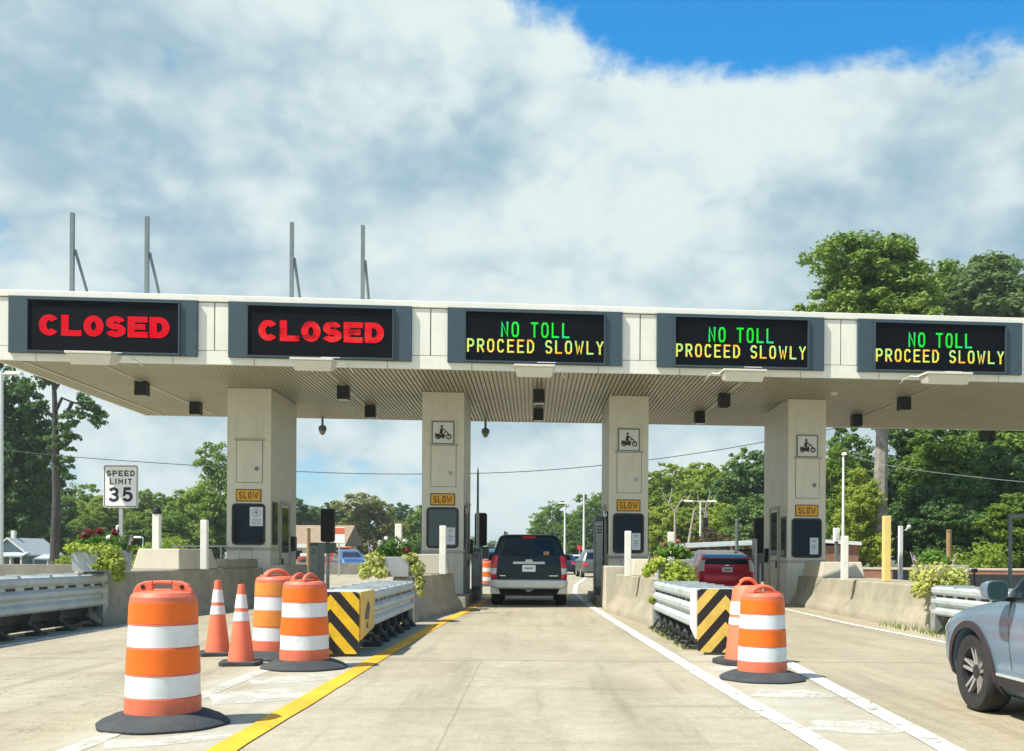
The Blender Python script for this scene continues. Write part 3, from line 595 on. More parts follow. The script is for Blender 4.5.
# ---- steel posts on the canopy roof
for px, top, bot, br, l in ((72.5, 213, 291, 86, 'farthest left'), (147.2, 216.5, 293, 158, 'second from left'), (292, 222.5, 297, 299, 'third from left'), (363, 225.5, 299, 368, 'farthest right')):
    v = 1.1; x, z1 = fas(px, top, v); xb, _ = fas(br, bot, v)
    th = thing('roof_post', 'bare steel post with a slanting brace on the canopy roof, ' + l + ' of four', 'post', (x, fy(x, v), ZT), group='steel posts on the canopy roof')
    MB().box(-.042, .042, -.042, .042, .003, z1 - ZT).build('post', M['galvdark'], th)
    MB().box(-.11, .11, -.1, .1, .002, .02).build('foot_plate', M['galvdark'], th)
    MB().tube([(.05, .03, (z1 - ZT) * .60), (xb - x, .30, .02)], .035, 4).build('brace', M['galvdark'], th)

# ================================================================== TOLL BOOTHS
BV = 3.1                                   # booth fronts stand this far behind the fascia
bcol = [(227, 271), (422, 464), (609, 648.5), (788, 826)]
names = ['first booth at the left', 'booth left of the dark SUV', 'booth right of the dark SUV', 'rightmost booth']
booth_lab = ['cream toll booth pillar at the closed left lanes behind the cones', 'cream toll booth pillar immediately left of the dark SUV with a pale reflecting window', 'cream toll booth pillar immediately right of the dark SUV', 'cream toll booth pillar right of the red hatchback by the yellow post']
def rrect(x0, x1, z0, z1, r, n=5):
    P = []
    for cx, cz, a0 in ((x1 - r, z1 - r, 0), (x0 + r, z1 - r, 90), (x0 + r, z0 + r, 180), (x1 - r, z0 + r, 270)):
        P += [(cx + r * cos(radians(a0 + 90 * i / n)), cz + r * sin(radians(a0 + 90 * i / n))) for i in range(n + 1)]
    return P
def ring_prism(mb, outer, inner, y0, y1):
    n = len(outer)
    mb.add([(p[0], y0, p[1]) for p in outer] + [(p[0], y0, p[1]) for p in inner] + [(p[0], y1, p[1]) for p in outer] + [(p[0], y1, p[1]) for p in inner],
           [f for j in range(n) for k in [(j + 1) % n] for f in ((j, k, n + k, n + j), (2 * n + j, 3 * n + j, 3 * n + k, 2 * n + k), (j, 2 * n + j, 2 * n + k, k), (n + j, n + k, 3 * n + k, 3 * n + j))])
for i, (a, b) in enumerate(bcol):
    xa, xb = fas(a, 450, BV)[0], fas(b, 450, BV)[0]; xc, hw = (xa + xb) / 2, (xb - xa) / 2
    th = thing('toll_booth', booth_lab[i], 'toll booth', (xc, fy(xc, BV), 0), group='toll booths under the canopy')
    DZ = (0.0, -.05, -.16, -.25)[i]          # the plaza falls a little to the right
    def bb(mb, name, m, parent=th, dz=0.0, **k):
        if dz: mb.v = [(a_, b_, c_ + dz) for a_, b_, c_ in mb.v]
        return mb.build(name, m, parent, shear=SK, **k)
    bb(MB().box(-hw, hw, 0, 2.74, 0, ZB - .003), 'wall', M['booth'], bevel=.012)
    bb(MB().box(-hw - .025, hw + .025, -.025, 2.765, 1.36, 1.43), 'ledge', M['boothtrim'], dz=DZ, bevel=.006)
    bb(MB().box(-hw - .022, hw + .022, .3, 2.76, 2.72, 2.78), 'head_trim', M['booth'], dz=DZ, bevel=.006)
    ap = bb(MB().box(-.30, .33, -.016, -.0015, 3.08, 4.13), 'access_panel', M['booth'], dz=DZ, bevel=.004)
    mb = MB(); fr = .012
    for q in ((-.312, -.302, 3.07, 4.14), (.332, .342, 3.07, 4.14), (-.302, .332, 3.068, 3.078)): mb.box(q[0], q[1], -.006, -.0012, q[2], q[3])
    bb(mb, 'panel_gap', M['seam'], ap, dz=DZ)
    bb(MB().box(-.36, .39, -.05, -.0015, 4.135, 4.165), 'drip_rail', M['boothtrim'], ap, dz=DZ)
    lk = MB().lathe([(.052, 0), (.052, .02), (.036, .03)], 16); lk.v = [(.20 + x, -.018 - z, 3.42 + y) for x, y, z in lk.v]
    bb(lk, 'lock', M['galv'] if i in (1, 2) else M['galvdark'], ap, dz=DZ, smooth=True)
    W = rrect(-.41, .41, 1.49, 2.54, .10); W2 = rrect(-.36, .36, 1.54, 2.49, .07)
    wi = MB(); ring_prism(wi, W, W2, -.03, -.0015); wf = bb(wi, 'window', M['black'], dz=DZ)
    pn = MB().prism(W2, -.010, -.0014); bb(pn, 'pane', M['glassgrey'] if i == 1 else M['glass'], wf, dz=DZ)
    for s in (-1, 1):
        e = s * hw; o1 = lambda d: sorted((e + s * .002, e + s * d))
        x0, x1 = o1(.03); bb(MB().box(x0, x1, .16, .62, 1.5, 2.6), 'side_window', M['black'], dz=DZ)
        x0, x1 = o1(.036); bb(MB().box(x0, x1, .21, .57, 1.56, 2.54), 'side_window_pane', M['glass'], dz=DZ)
        x0, x1 = o1(.045); fr = MB().box(x0, x1, .86, .98, .12, 2.66); fr.box(x0, x1, 1.84, 1.92, .12, 2.66); fr.box(x0, x1, .981, 1.839, 2.58, 2.66)
        df = bb(fr, 'door', M['boothtrim'])
        x0, x1 = o1(.02); bb(MB().box(x0, x1, .985, 1.835, .14, 2.575), 'door_leaf', M['booth'], df)
        x0, x1 = o1(.026); bb(MB().box(x0, x1, 1.05, 1.77, 1.3, 2.5), 'door_glass', M['glass'], df)
        x0, x1 = sorted((e + s * .026, e + s * .07)); bb(MB().box(x0, x1, 1.02, 1.05, .95, 1.15), 'handle', M['black'], df)
        x0, x1 = o1(.11); bb(MB().box(x0, x1, 2.12, 2.36, 1.35, 1.75), 'card_reader', M['black'], dz=DZ)
    mb = MB(); mb.tube([(-.56, -.12, 1.40), (.12, -.12, 1.40), (.12, -.12, .95)], .017, 6); mb.tube([(-.2, -.12, 1.40), (-.2, -.12, .95)], .017, 6); mb.tube([(-.5, -.02, 1.40), (-.5, -.12, 1.40)], .015, 6)
    if i in (0, 2): bb(mb, 'front_railing', M['galv'], dz=DZ)
    # motorcycle sign (not on the first booth), SLOW sign, notice
    base = Vector((xc, fy(xc, BV), DZ)); nm = names[i]
    if i:
        ms = thing('motorcycle_sign', 'pale motorcycle sign high on the ' + nm, 'sign', base + Vector((0, 0, 4.16)), group='motorcycle signs on the booths')
        bb(MB().box(-.29, .29, -.03, -.0015, 0, .60), 'sign_edge', M['signedge'], ms)
        pl = bb(MB().box(-.255, .255, -.036, -.0305, .035, .565), 'sign_plate', M['signpale'], ms)
        mb = MB()
        def ann(cx, cz, r0, r1, y=-.040, n=18):
            O = [(cx + r1 * cos(2 * pi * j / n), cz + r1 * sin(2 * pi * j / n)) for j in range(n)]; I = [(cx + r0 * cos(2 * pi * j / n), cz + r0 * sin(2 * pi * j / n)) for j in range(n)]
            ring_prism(mb, O, I, y, -.0362)
        ann(-.13, .20, .045, .075); ann(.15, .20, .045, .075); ann(-.13, .20, .001, .02); ann(.15, .20, .001, .015)
        for poly in ([(-.15, .17), (.04, .17), (.06, .25), (.02, .28), (-.06, .25), (-.13, .27), (-.19, .29), (-.2, .26)], [(.00, .25), (.06, .30), (.10, .31), (.155, .19), (.175, .20), (.12, .33), (.05, .325)],
                     [(-.09, .265), (-.01, .265), (-.0, .39), (-.04, .42), (-.075, .39)], [(-.03, .40), (.08, .315), (.095, .335), (-.02, .425)], [(-.06, .25), (.03, .27), (.0, .18), (.05, .17), (.05, .15), (-.03, .155), (-.03, .22)],
                     [(-.055, .43), (-.01, .43), (.0, .47), (-.02, .495), (-.05, .49), (-.065, .46)]):
            mb.prism(poly, -.0405 - .0004 * len(poly), -.0362)
        bb(mb, 'motorcycle_symbol', M['ink'], pl)
    ss = thing('slow_sign', 'small amber SLOW sign above the window of the ' + nm, 'sign', base + Vector((0, 0, 2.60)), group='amber SLOW signs on the booths')
    bb(MB().box(-.315, .315, -.022, -.0015, -.01, .30), 'sign_edge', M['ink'], ss, bevel=.01)
    pl = bb(MB().box(-.292, .292, -.027, -.0225, .012, .278), 'sign_plate', M['plate_yellow'], ss)
    bb(letters('SLOW', -.235, .062, .235, .235, .023, -.0275, .002, gap=.36, rel={'W': 1.55}), 'lettering', M['ink'], pl)
    nt = thing('paper_notice', ('white notice with a round symbol in the window of the ' if i == 0 else 'white printed paper notice in the window of the ') + nm, 'notice', base + Vector((0, 0, 1.55)), group='notices in the booth windows')
    x0, x1, z0, z1 = (.03, .36, .42, .90) if i == 0 else (.09, .32, .03, .47)
    sh = bb(MB().box(x0, x1, -.0135, -.0112, z0, z1), 'sheet', M['paper'], nt)
    mb = MB()
    if i == 0:
        n = 18; cx, cz = (x0 + x1) / 2, .755
        ring_prism(mb, [(cx + .115 * cos(2 * pi * j / n), cz + .115 * sin(2 * pi * j / n)) for j in range(n)], [(cx + .095 * cos(2 * pi * j / n), cz + .095 * sin(2 * pi * j / n)) for j in range(n)], -.0152, -.0137)
        mb.box(cx - .025, cx + .025, -.0150, -.0137, cz - .07, cz + .075); mb.box(cx - .055, cx + .055, -.0154, -.0137, cz - .01, cz + .03)
        zz = [.585, .545, .50, .46]
    else: zz = [z1 - .07, z1 - .11, z1 - .20, z1 - .24, z1 - .28, z1 - .34]
    for k, z in enumerate(zz): mb.box(x0 + .04 + .015 * (k % 2), x1 - .04 - .02 * (k % 3), -.0148, -.0137, z, z + .018)
    bb(mb, 'print', M['printgrey'], sh)

# ================================================================== CONCRETE ISLANDS
def island(name, label, poly, top, loc, step=None, flare=.20, group=None):
    """traffic barrier island: flared base, sloping sides, rounded nose (plan polygon in world coords)"""
    th = thing(name, label, 'concrete barrier', loc, group=group)
    P = [Vector(p) for p in poly]
    den = []
    for i in range(len(P)):
        a, b = P[i], P[(i + 1) % len(P)]; k = max(1, int((b - a).length / .5)); den += [a.lerp(b, j / k) for j in range(k)]
    n = len(den); rings = []
    area = sum(den[i].x * den[(i + 1) % n].y - den[(i + 1) % n].x * den[i].y for i in range(n)); sg = 1 if area > 0 else -1
    for z, ins in ((0, 0), (.09, .005), (.14, .03), (.34, .17 * flare / .2), (.42, .19 * flare / .2), (top - .02, .25 * flare / .2), (top, .275 * flare / .2)):
        R = []
        for i in range(n):
            d = (den[(i + 1) % n] - den[i - 1]).normalized(); nn = Vector((-d.y, d.x)) * sg
            q = den[i] + nn * ins; e = .0015 * mnoise.noise(Vector((q.x * 1.2, q.y * 1.2, z * 5)))
            R.append((q.x + e - loc[0], q.y - loc[1], z))
        rings.append(R)
    mb = MB().loft(rings, cap=True); mb.build('barrier_body', M['concrete'], th, smooth=True, sharp=28)
    return th
iA = island('barrier_island', 'shaded concrete barrier left of the dark SUV behind the chevron guardrail', [(-2.22, 18.3), (-2.10, 19.0), (-2.04, 20), (-1.62, 23.3), (-1.75, 23.8), (-3.15, 23.8), (-3.2, 23.2), (-3.0, 20), (-2.85, 18.6), (-2.65, 18.2)], .84, Vector((-2.5, 21, 0)), group='concrete barrier islands')
iB = island('barrier_island', 'sunlit concrete barrier right of the dark SUV below the third booth', [(2.25, 17.2), (2.65, 17.1), (2.95, 17.6), (3.2, 20), (3.4, 22.6), (1.78, 22.9), (1.64, 22.5), (1.95, 19.3), (2.08, 17.7)], .84, Vector((2.5, 20, 0)), group='concrete barrier islands')
iE = island('barrier_island', 'long sunlit concrete barrier below the fourth booth with the yellow post on it', [(6.75, 17.0), (7.3, 16.9), (7.9, 17.5), (8.4, 22), (8.45, 26.2), (6.95, 26.8), (6.78, 26.3), (6.58, 20), (6.56, 17.6)], .76, Vector((7.4, 21, 0)), group='concrete barrier islands')
iD = island('barrier_island', 'long shaded concrete barrier at the left behind the large orange drum', [(-7.30, 17.4), (-7.0, 19.5), (-6.72, 22), (-6.55, 25), (-8.0, 25), (-8.4, 21), (-8.35, 17.6), (-7.9, 17.0)], .93, Vector((-7.4, 21, 0)), group='concrete barrier islands')
def tier(parent, pts, z0, z1, m='concrete_pale', inset=.06, name='upper_block'):
    L = parent.location; cx = sum(p[0] for p in pts) / 4; cy = sum(p[1] for p in pts) / 4
    mb = MB().hexa([(p[0] - L.x, p[1] - L.y, z0) for p in pts] + [(cx + (p[0] - cx) * (1 - inset) - L.x, cy + (p[1] - cy) * (1 - inset) - L.y, z1) for p in pts])
    return mb.build(name, M[m], parent, bevel=.02)
tier(iA, [(-3.0, 21.6), (-1.86, 21.9), (-1.9, 23.2), (-3.0, 23.2)], .838, 1.27, inset=.12)
tier(iB, [(2.06, 20.9), (2.95, 20.8), (2.98, 22.2), (2.08, 22.2)], .838, 1.19, inset=.14)
tier(iE, [(6.98, 24.2), (8.0, 24.1), (8.1, 26.0), (7.06, 26.2)], .758, 1.14, inset=.10)
tier(iD, [(-8.1, 20.2), (-7.14, 20.2), (-7.0, 22.2), (-8.1, 22.2)], .928, 1.35, inset=.14)
tier(iB, [(1.66, 22.95), (2.12, 22.95), (2.12, 25.4), (1.72, 25.4)], 0, 1.02, inset=.05, name='end_block')
tier(iD, [(-6.60, 25.02), (-6.25, 25.02), (-6.2, 27.6), (-6.60, 27.6)], 0, .98, inset=.05, name='end_block')
tier(iD, [(-7.3, 22.6), (-6.94, 22.6), (-6.8, 24.8), (-7.3, 24.8)], .932, 1.14, m='concrete', inset=.05, name='end_block')
for p, q in ((iA, [(-3.2, 23.85), (-1.60, 23.85), (-1.55, 30), (-3.2, 30)]), (iB, [(1.62, 25.45), (3.4, 22.95), (3.4, 30.5), (1.66, 30.5)]), (iE, [(6.7, 26.85), (8.4, 26.85), (8.4, 31), (6.7, 31)]), (iD, [(-8, 25.05), (-6.62, 25.05), (-6.35, 30), (-8, 30)])):
    tier(p, q, 0, .20 if p is not iA else .26, m='concrete', inset=.01, name='kerb_platform')

# ================================================================== CRASH CUSHIONS
TB = [(0, .30), (.035, .315), (.05, .335), (.05, .385), (.035, .405), (.0, .435), (.0, .47), (.035, .50), (.05, .515), (.05, .565), (.035, .58), (.0, .61), (.0, .645), (.035, .675), (.05, .69), (.05, .745), (.035, .77), (.0, .785)]
def cushion(label, xc, hw, y0, y1, zt, nose, flash, sunlit):
    th = thing('crash_cushion', label, 'guardrail', (xc, y0, 0), group='guardrail crash cushions in front of the islands')
    L = y1 - y0; k = zt / .80; seg = 6; fl_ = 1.02 if flash == 'yellow_flash' else .46; sl = (L - fl_ + .04) / seg
    for i in range(seg):
        a = fl_ - .04 + i * sl; b = a + sl + .06; e = .004 * (seg - i)
        for s in (-1, 1):
            mb = MB(); pr = [(s * (hw - .07 + e + o), z * k) for o, z in TB]
            mb.add([(x, a, z) for x, z in pr] + [(x, b, z) for x, z in pr], [(j, j + 1, len(pr) + j + 1, len(pr) + j) for j in range(len(pr) - 1)])
            o = mb.build('fender_panel', M['rail'], th, solid=.006)
            zc = .628 * k
            for q in (.33, .78): MB().box(*sorted((s * (hw - .07 + e + .0035), s * (hw - .07 + e + .008))), a + sl * q - .13, a + sl * q + .13, zc - .018, zc + .018).build('slot', M['black'], o)
        MB().box(-hw + .075, hw - .075, a + .01, a + sl - .02, zt - .05, zt - .022).build('top_cover', M['rail'], th, bevel=.006)
        cv = MB(); cv.box(-hw + .03, hw - .03, a + sl - .05, a + sl + .03, zt - .045, zt + .004)
        cv.build('cross_bar', M['galv'], th)
        dm = MB(); yb = a + sl * .5
        dm.box(-hw + .10, hw - .10, yb - .03, yb + .03, .10, zt - .06)
        for s in (-1, 1):
            dm.tube([(s * (hw - .10), yb + .02, .36), (s * (hw - .06), yb - .20, .20), (s * (hw + .02), yb + .12, .02)], .034, 6)
            dm.box(*sorted((s * (hw - .2), s * (hw + .05))), yb - .0, yb + .20, .005, .045)
        dm.build('diaphragm', M['diaphragm'], th)
    MB().tube([(0, .3, .10), (0, L, .10)], .06, 8).build('ground_track', M['diaphragm'], th)
    # nose: wrapped sheet with chevrons
    MB().prism(rrect(-hw + .01, hw - .01, .035, zt, .05), .0, .025, 'y').build('nose_panel', M[nose], th)
    for s in (-1, 1):
        x0, x1 = sorted((s * (hw - .012), s * (hw + .012)))
        MB().add([(x0, .03, .20), (x1, .03, .20), (x1, fl_, .30 * k), (x0, fl_, .30 * k), (x0, .03, zt), (x1, .03, zt), (x1, fl_, zt), (x0, fl_, zt)],
                 [(3, 2, 1, 0), (4, 5, 6, 7), (0, 1, 5, 4), (1, 2, 6, 5), (2, 3, 7, 6), (3, 0, 4, 7)]).build('side_flash', M[flash], th, bevel=.004)
        if flash == 'yellow_flash':
            q = MB(); x2 = hw + .0135
            q.prism([(.26, .44), (.55, .42), (.66, .58), (.52, .66), (.34, .55)], *sorted((s * x2, s * (x2 + .003))), 'x'); q.prism([(.36, .33), (.50, .31), (.54, .38), (.42, .40)], *sorted((s * x2, s * (x2 + .003))), 'x')
            q.build('tear', M['black'], th)
    MB().box(-hw + .02, hw - .02, .03, fl_ - .05, zt - .04, zt - .003).build('nose_top', M['rail'], th, bevel=.006)
    for s in (-1, 1): MB().box(*sorted((s * (hw - .14), s * (hw - .02))), L - .1, L + .1, 0, .62 * k).build('backup_post', M['galv'], th)
    return th
cushion('galvanised guardrail cushion with bold yellow and black chevron nose beside the orange drums', -2.45, .36, 12.1, 17.7, .785, 'chev', 'yellow_flash', False)
cushion('galvanised guardrail cushion with faded chevrons and a white corner beside the single orange drum', 2.42, .36, 12.55, 17.3, .83, 'chev_faded', 'white_flash', True)
cushion('long galvanised guardrail cushion at the left edge in front of the planter', -7.78, .37, 10.6, 17.4, .90, 'chev', 'yellow_flash', False)
cushion('galvanised guardrail cushion at the right partly behind the silver car', 6.98, .36, 11.2, 16.6, .78, 'chev_faded', 'white_flash', True)

# ================================================================== POSTS ON THE ISLANDS
def post(label, px, ytop, ybot, D, wpx, m, zb, cap=None, group='posts standing on the islands', cat='post'):
    p = at(px, ytop, D); q = at(px, ybot, D); w = wpx * D / F / 2
    th = thing('marker_post', label, cat, (p.x, D, zb), group=group)
    MB().box(-w, w, -w, w, 0.002, p.z - zb).build('post', M[m], th, bevel=.012)
    if cap: MB().lathe([(w * 1.25, 0), (w * 1.3, .06), (w * .9, .13), (.01, .15)], 12, (0, 0, p.z - zb)).build('cap', M[cap], th, smooth=True)
post('white post with a black cap on the left concrete block', 157, 514, 547, 21.2, 7, 'post', 1.35, 'black')
post('plain white post at the end of the left barrier near the first booth', 204.6, 520, 567, 20.4, 6.6, 'post', .93)
post('white post in front of the window of the second booth', 443, 525.7, 573.6, 21.2, 6.4, 'post', .84)
post('short white post showing above the flowers of the planter beside the chevron guardrail', 398.7, 524, 575, 21.0, 6.6, 'post', .84)
post('white post in front of the window of the third booth', 628, 531, 578, 19.9, 6.2, 'post', .84)
post('short white post behind the red flowers in front of the red hatchback', 671, 532, 575, 20.2, 6.2, 'post', .84)
post('white post beside the window of the fourth booth', 844.7, 536, 584, 21.2, 6.2, 'post', .76)
post('tall yellow post on the right barrier', 886.6, 516, 584.5, 20.2, 7, 'ypost', .76)

# ================================================================== DRUMS AND CONES
def drum(label, p, s=1.0, rz=0.0, amber=False, loops=False, sz=None):
    th = thing('traffic_drum', label, 'traffic drum', p, rz, 'orange and white traffic drums', s)
    if sz: th.scale = (s, s, sz)
    b = [(.335, .055), (.338, .075), (.296, .078), (.288, .085), (.286, .21), (.279, .214), (.274, .375), (.280, .379), (.277, .385), (.268, .57), (.262, .574), (.256, .735), (.262, .739), (.259, .745), (.252, .90), (.247, .935), (.225, .965), (.12, .978), (.02, .98)]
    MB().lathe(b[2:], 96).build('drum_body', M['coral'], th, smooth=True, sharp=26)
    for (r0, z0, r1, z1, m) in ((.2805, .216, .2755, .373, 'sheet'), (.2785, .388, .2700, .567, 'amber' if amber else 'orange'), (.2638, .576, .2580, .733, 'sheet'), (.2605, .748, .2535, .897, 'amber' if amber else 'orange')):
        MB().lathe([(r0 - .004, z0), (r0 + .001, z0 + .002), (r1 + .001, z1 - .002), (r1 - .004, z1)], 96, cap=False).build('white_band' if m == 'sheet' else 'orange_band', M[m], th, smooth=True, sharp=60)
    h = MB()
    if not loops:
        O = [(-.232, .94), (-.225, .985), (-.195, 1.025), (-.14, 1.048), (0, 1.054), (.14, 1.048), (.195, 1.025), (.225, .985), (.232, .94)]
        # handle plate with a grip slot
        for poly in ([(-.232, .94), (-.225, .985), (-.195, 1.025), (-.14, 1.048), (-.075, 1.052), (-.075, .94)], [(.075, .94), (.075, 1.052), (.14, 1.048), (.195, 1.025), (.225, .985), (.232, .94)],
                     [(-.075, 1.024), (-.075, 1.052), (.0, 1.054), (.075, 1.052), (.075, 1.024)], [(-.075, .94), (-.075, .992), (.075, .992), (.075, .94)]):
            h.prism(poly, -.03, .03)
        for sx in (-1, 1):
            hb = MB().lathe([(.017, -.0345), (.017, .0345)], 12); hb.v = [(sx * .15 + x, z, 1.005 + y) for x, y, z in hb.v]; hb.build('bolt_hole', M['black'], th)
    else:
        for sx in (-1, 1):
            h.tube([(sx * .03 + .15 * cos(a), sx * .09, .95 + .095 * sin(a)) for a in [pi * j / 10 for j in range(11)]], .024, 8)
        h.box(-.17, .17, -.10, .10, .955, .99)
    h.build('handle', M['coral'], th, bevel=0 if loops else .010, smooth=loops)
    jig = lambda a, z: 1 + .018 * cos(8 * a) + .01 * sin(3 * a + 1)
    MB().lathe([(.495, .0), (.50, .018), (.46, .045), (.36, .085), (.30, .10), (.285, .10)], 48, jig=jig).build('rubber_base', M['rubber'], th, smooth=True, sharp=40)
    return th
drum('largest orange and white drum, nearest the camera at the left', gnd(163, 724), .92, .05, sz=.985)
drum('orange and white drum touching the chevron guardrail nose', gnd(304.5, 667.5), .93, 1.25, loops=True, sz=.972)
drum('faded amber and white drum half hidden behind another drum', gnd(276, 657.5), .97, .7, amber=True, loops=True, sz=1.0)
drum('single orange and white drum on the right gore', gnd(762, 679), .857, .25, loops=True, sz=.895)
drum('small distant orange drum behind the left side of the dark SUV', Vector((-1.93, 41.5, 0)), 1.05, .5, loops=True)

def cone(label, p, s=1.0, rz=0):
    th = thing('traffic_cone', label, 'traffic cone', p, rz, 'orange traffic cones', s)
    r = lambda z: .145 - .108 * (z - .045) / .865
    MB().lathe([(.152, .045), (.145, .075), (r(.80), .80), (r(.895), .895), (.036, .915), (.025, .918), (.02, .86)], 28).build('cone_body', M['conecol'], th, smooth=True, sharp=50)
    for z0, z1 in ((.50, .605), (.645, .80)):
        MB().lathe([(r(z0) + .001, z0), (r(z0) + .0035, z0 + .002), (r(z1) + .0035, z1 - .002), (r(z1) + .001, z1)], 28, cap=False).build('white_band', M['sheet'], th, smooth=True)
    MB().prism([(.225 * x, .225 * y) for x, y in ((-1, -.7), (-.8, -1), (.8, -1), (1, -.7), (1, .7), (.8, 1), (-.8, 1), (-1, .7))], 0, .048, 'z').build('rubber_base', M['rubber'], th, bevel=.01)
    return th
cone('farther of the two orange cones between the drums', gnd(217.5, 655), 1.0, .3)
cone('nearer of the two orange cones between the drums', gnd(241, 664.5), .98, .15)
p = gnd(747, 663.5)
th = thing('channelizer', 'coral channelizer with white bands half hidden behind the right drum', 'channelizer', p, .3)
r = lambda z: .255 - .10 * z
MB().lathe([(r(.06) + .01, .055), (r(.08), .09), (r(.86), .86), (r(.86) - .03, .90), (.05, .905)], 36).build('body', M['conecol'], th, smooth=True, sharp=50)
for z0, z1 in ((.455, .535), (.57, .72)): MB().lathe([(r(z0) + .001, z0), (r(z0) + .004, z0 + .002), (r(z1) + .004, z1 - .002), (r(z1) + .001, z1)], 36, cap=False).build('white_band', M['sheet'], th, smooth=True)
MB().tube([(.11 * cos(a), 0, .89 + .09 * sin(a)) for a in [pi * j / 10 for j in range(11)]], .022, 8).build('handle', M['conecol'], th, smooth=True)
MB().prism([(.40 * cos(2 * pi * (j + .5) / 8), .40 * sin(2 * pi * (j + .5) / 8)) for j in range(8)], 0, .06, 'z').build('rubber_base', M['rubber'], th, bevel=.012)

# ================================================================== PLANTERS AND PLANTS
def leaves(mb, c, rad, n, size, rnd, up=.3, shell=.45, droop=0.0, zmin=None):
    c = Vector(c)
    for _ in range(n):
        while True:
            u = Vector((rnd.uniform(-1, 1), rnd.uniform(-1, 1), rnd.uniform(-1, 1)))
            if shell < u.length < 1: break
        p = c + Vector((u.x * rad[0], u.y * rad[1], u.z * rad[2]))
        if zmin is not None and p.z < zmin: continue
        nrm = (u.normalized() * 1.0 + Vector((rnd.gauss(0, .5), rnd.gauss(0, .5), rnd.gauss(0, .5) + up))).normalized()
        a = nrm.orthogonal().normalized(); a = Matrix.Rotation(rnd.uniform(0, 2 * pi), 3, nrm) @ a; b = nrm.cross(a)
        s = size * rnd.uniform(.6, 1.3); k = s * rnd.uniform(.55, .8)
        mb.add([p - a * s, p + b * k - nrm * s * .15, p + a * s, p - b * k - nrm * s * .15], [(0, 1, 2, 3)])
def rawbuild(mb, name, m, parent=None, off=(0, 0, 0)):
    me = bpy.data.meshes.new(name); me.from_pydata([(x - off[0], y - off[1], z - off[2]) for x, y, z in mb.v], [], mb.f); me.materials.append(m)
    o = bpy.data.objects.new(name, me); C.objects.link(o)
    if parent: o.parent = parent
    return o
def planter(label, x0, x1, y0, y1, z0, z1):
    cx, cy = (x0 + x1) / 2, (y0 + y1) / 2; hx, hy, h = (x1 - x0) / 2, (y1 - y0) / 2, z1 - z0
    th = thing('planter_box', label, 'planter', (cx, cy, z0), group='grey planter boxes on the barrier ends')
    mb = MB(); q = lambda k, z: [(-hx * k, -hy * k, z), (hx * k, -hy * k, z), (hx * k, hy * k, z), (-hx * k, hy * k, z)]
    mb.loft([q(.93, .003), q(1, h), q(.9, h), q(.9, h - .05)], cap=True); mb.build('box', M['planter'], th, bevel=.008)
    MB().add(q(.89, h - .04), [(0, 1, 2, 3)]).build('soil', M['soil'], th)
    return th
def plant(name, label, cat, m, spots, n, size, seed, base, extra=None, up=.3):
    spots = [(c, (r[0] * 1.22, r[1] * 1.2, r[2] * 1.2)) for c, r in spots]; n = n * 1.9; size = size * .92
    rnd = random.Random(seed); th = thing(name, label, cat, base); mb = MB()
    for c, r in spots: leaves(mb, c, r, int(n), size, rnd, up)
    rawbuild(mb, 'foliage', M[m], th, base)
    st = MB()
    for c, r in spots: st.tube([base, (Vector(base) + Vector(c)) / 2 + Vector((0, 0, .05)), c], .008, 5)
    st.build('stem', M['herb'], th, base)
    if extra:
        for nm, mm, sp, k, sz in extra:
            fb = MB()
            for c, r in sp: leaves(fb, c, r, k, sz, rnd, .5)
            rawbuild(fb, nm, M[mm], th, base)
    return th
def spot(px, py, D, rx, ry=None, rz=None): return (at(px, py, D), (rx, ry or rx, rz or rx))
# left planter
planter('grey planter overflowing with lime vines and dark red plants at the left barrier', -7.82, -7.02, 16.9, 17.55, .93, 1.30)
bs = Vector((-7.75, 17.2, 1.28))
plant('trailing_vine', 'lime green vine hanging from the left planter', 'plant', 'vine', [spot(75, 548, 17, .16, .2, .09), spot(95, 549, 16.95, .22, .2, .09), spot(111, 553, 16.9, .16, .16, .13), spot(118, 565, 16.85, .10, .2, .16), spot(119, 576, 16.85, .06, .12, .09), spot(105, 561, 16.75, .12, .06, .07), spot(100, 567, 16.75, .13, .05, .04)], 95, .042, 11, bs)
plant('flower_clump', 'dark red foliage with white blooms in the left planter', 'plant', 'herb', [spot(90, 541, 17.3, .22, .2, .12), spot(110, 541, 17.3, .2, .2, .14), spot(123, 548, 17.4, .14, .2, .1)], 90, .040, 12, bs,
      [('red_leaves', 'burgundy', [spot(88, 532.5, 17.2, .10, .1, .06), spot(100, 531, 17.2, .07, .1, .05), spot(115, 532, 17.2, .06, .1, .06), spot(84, 536, 17.2, .08, .1, .05)], 45, .035), ('white_bloom', 'petal', [spot(108.5, 537, 17.0, .03, .03, .03), spot(117, 528, 17.2, .025, .03, .06)], 16, .028)])
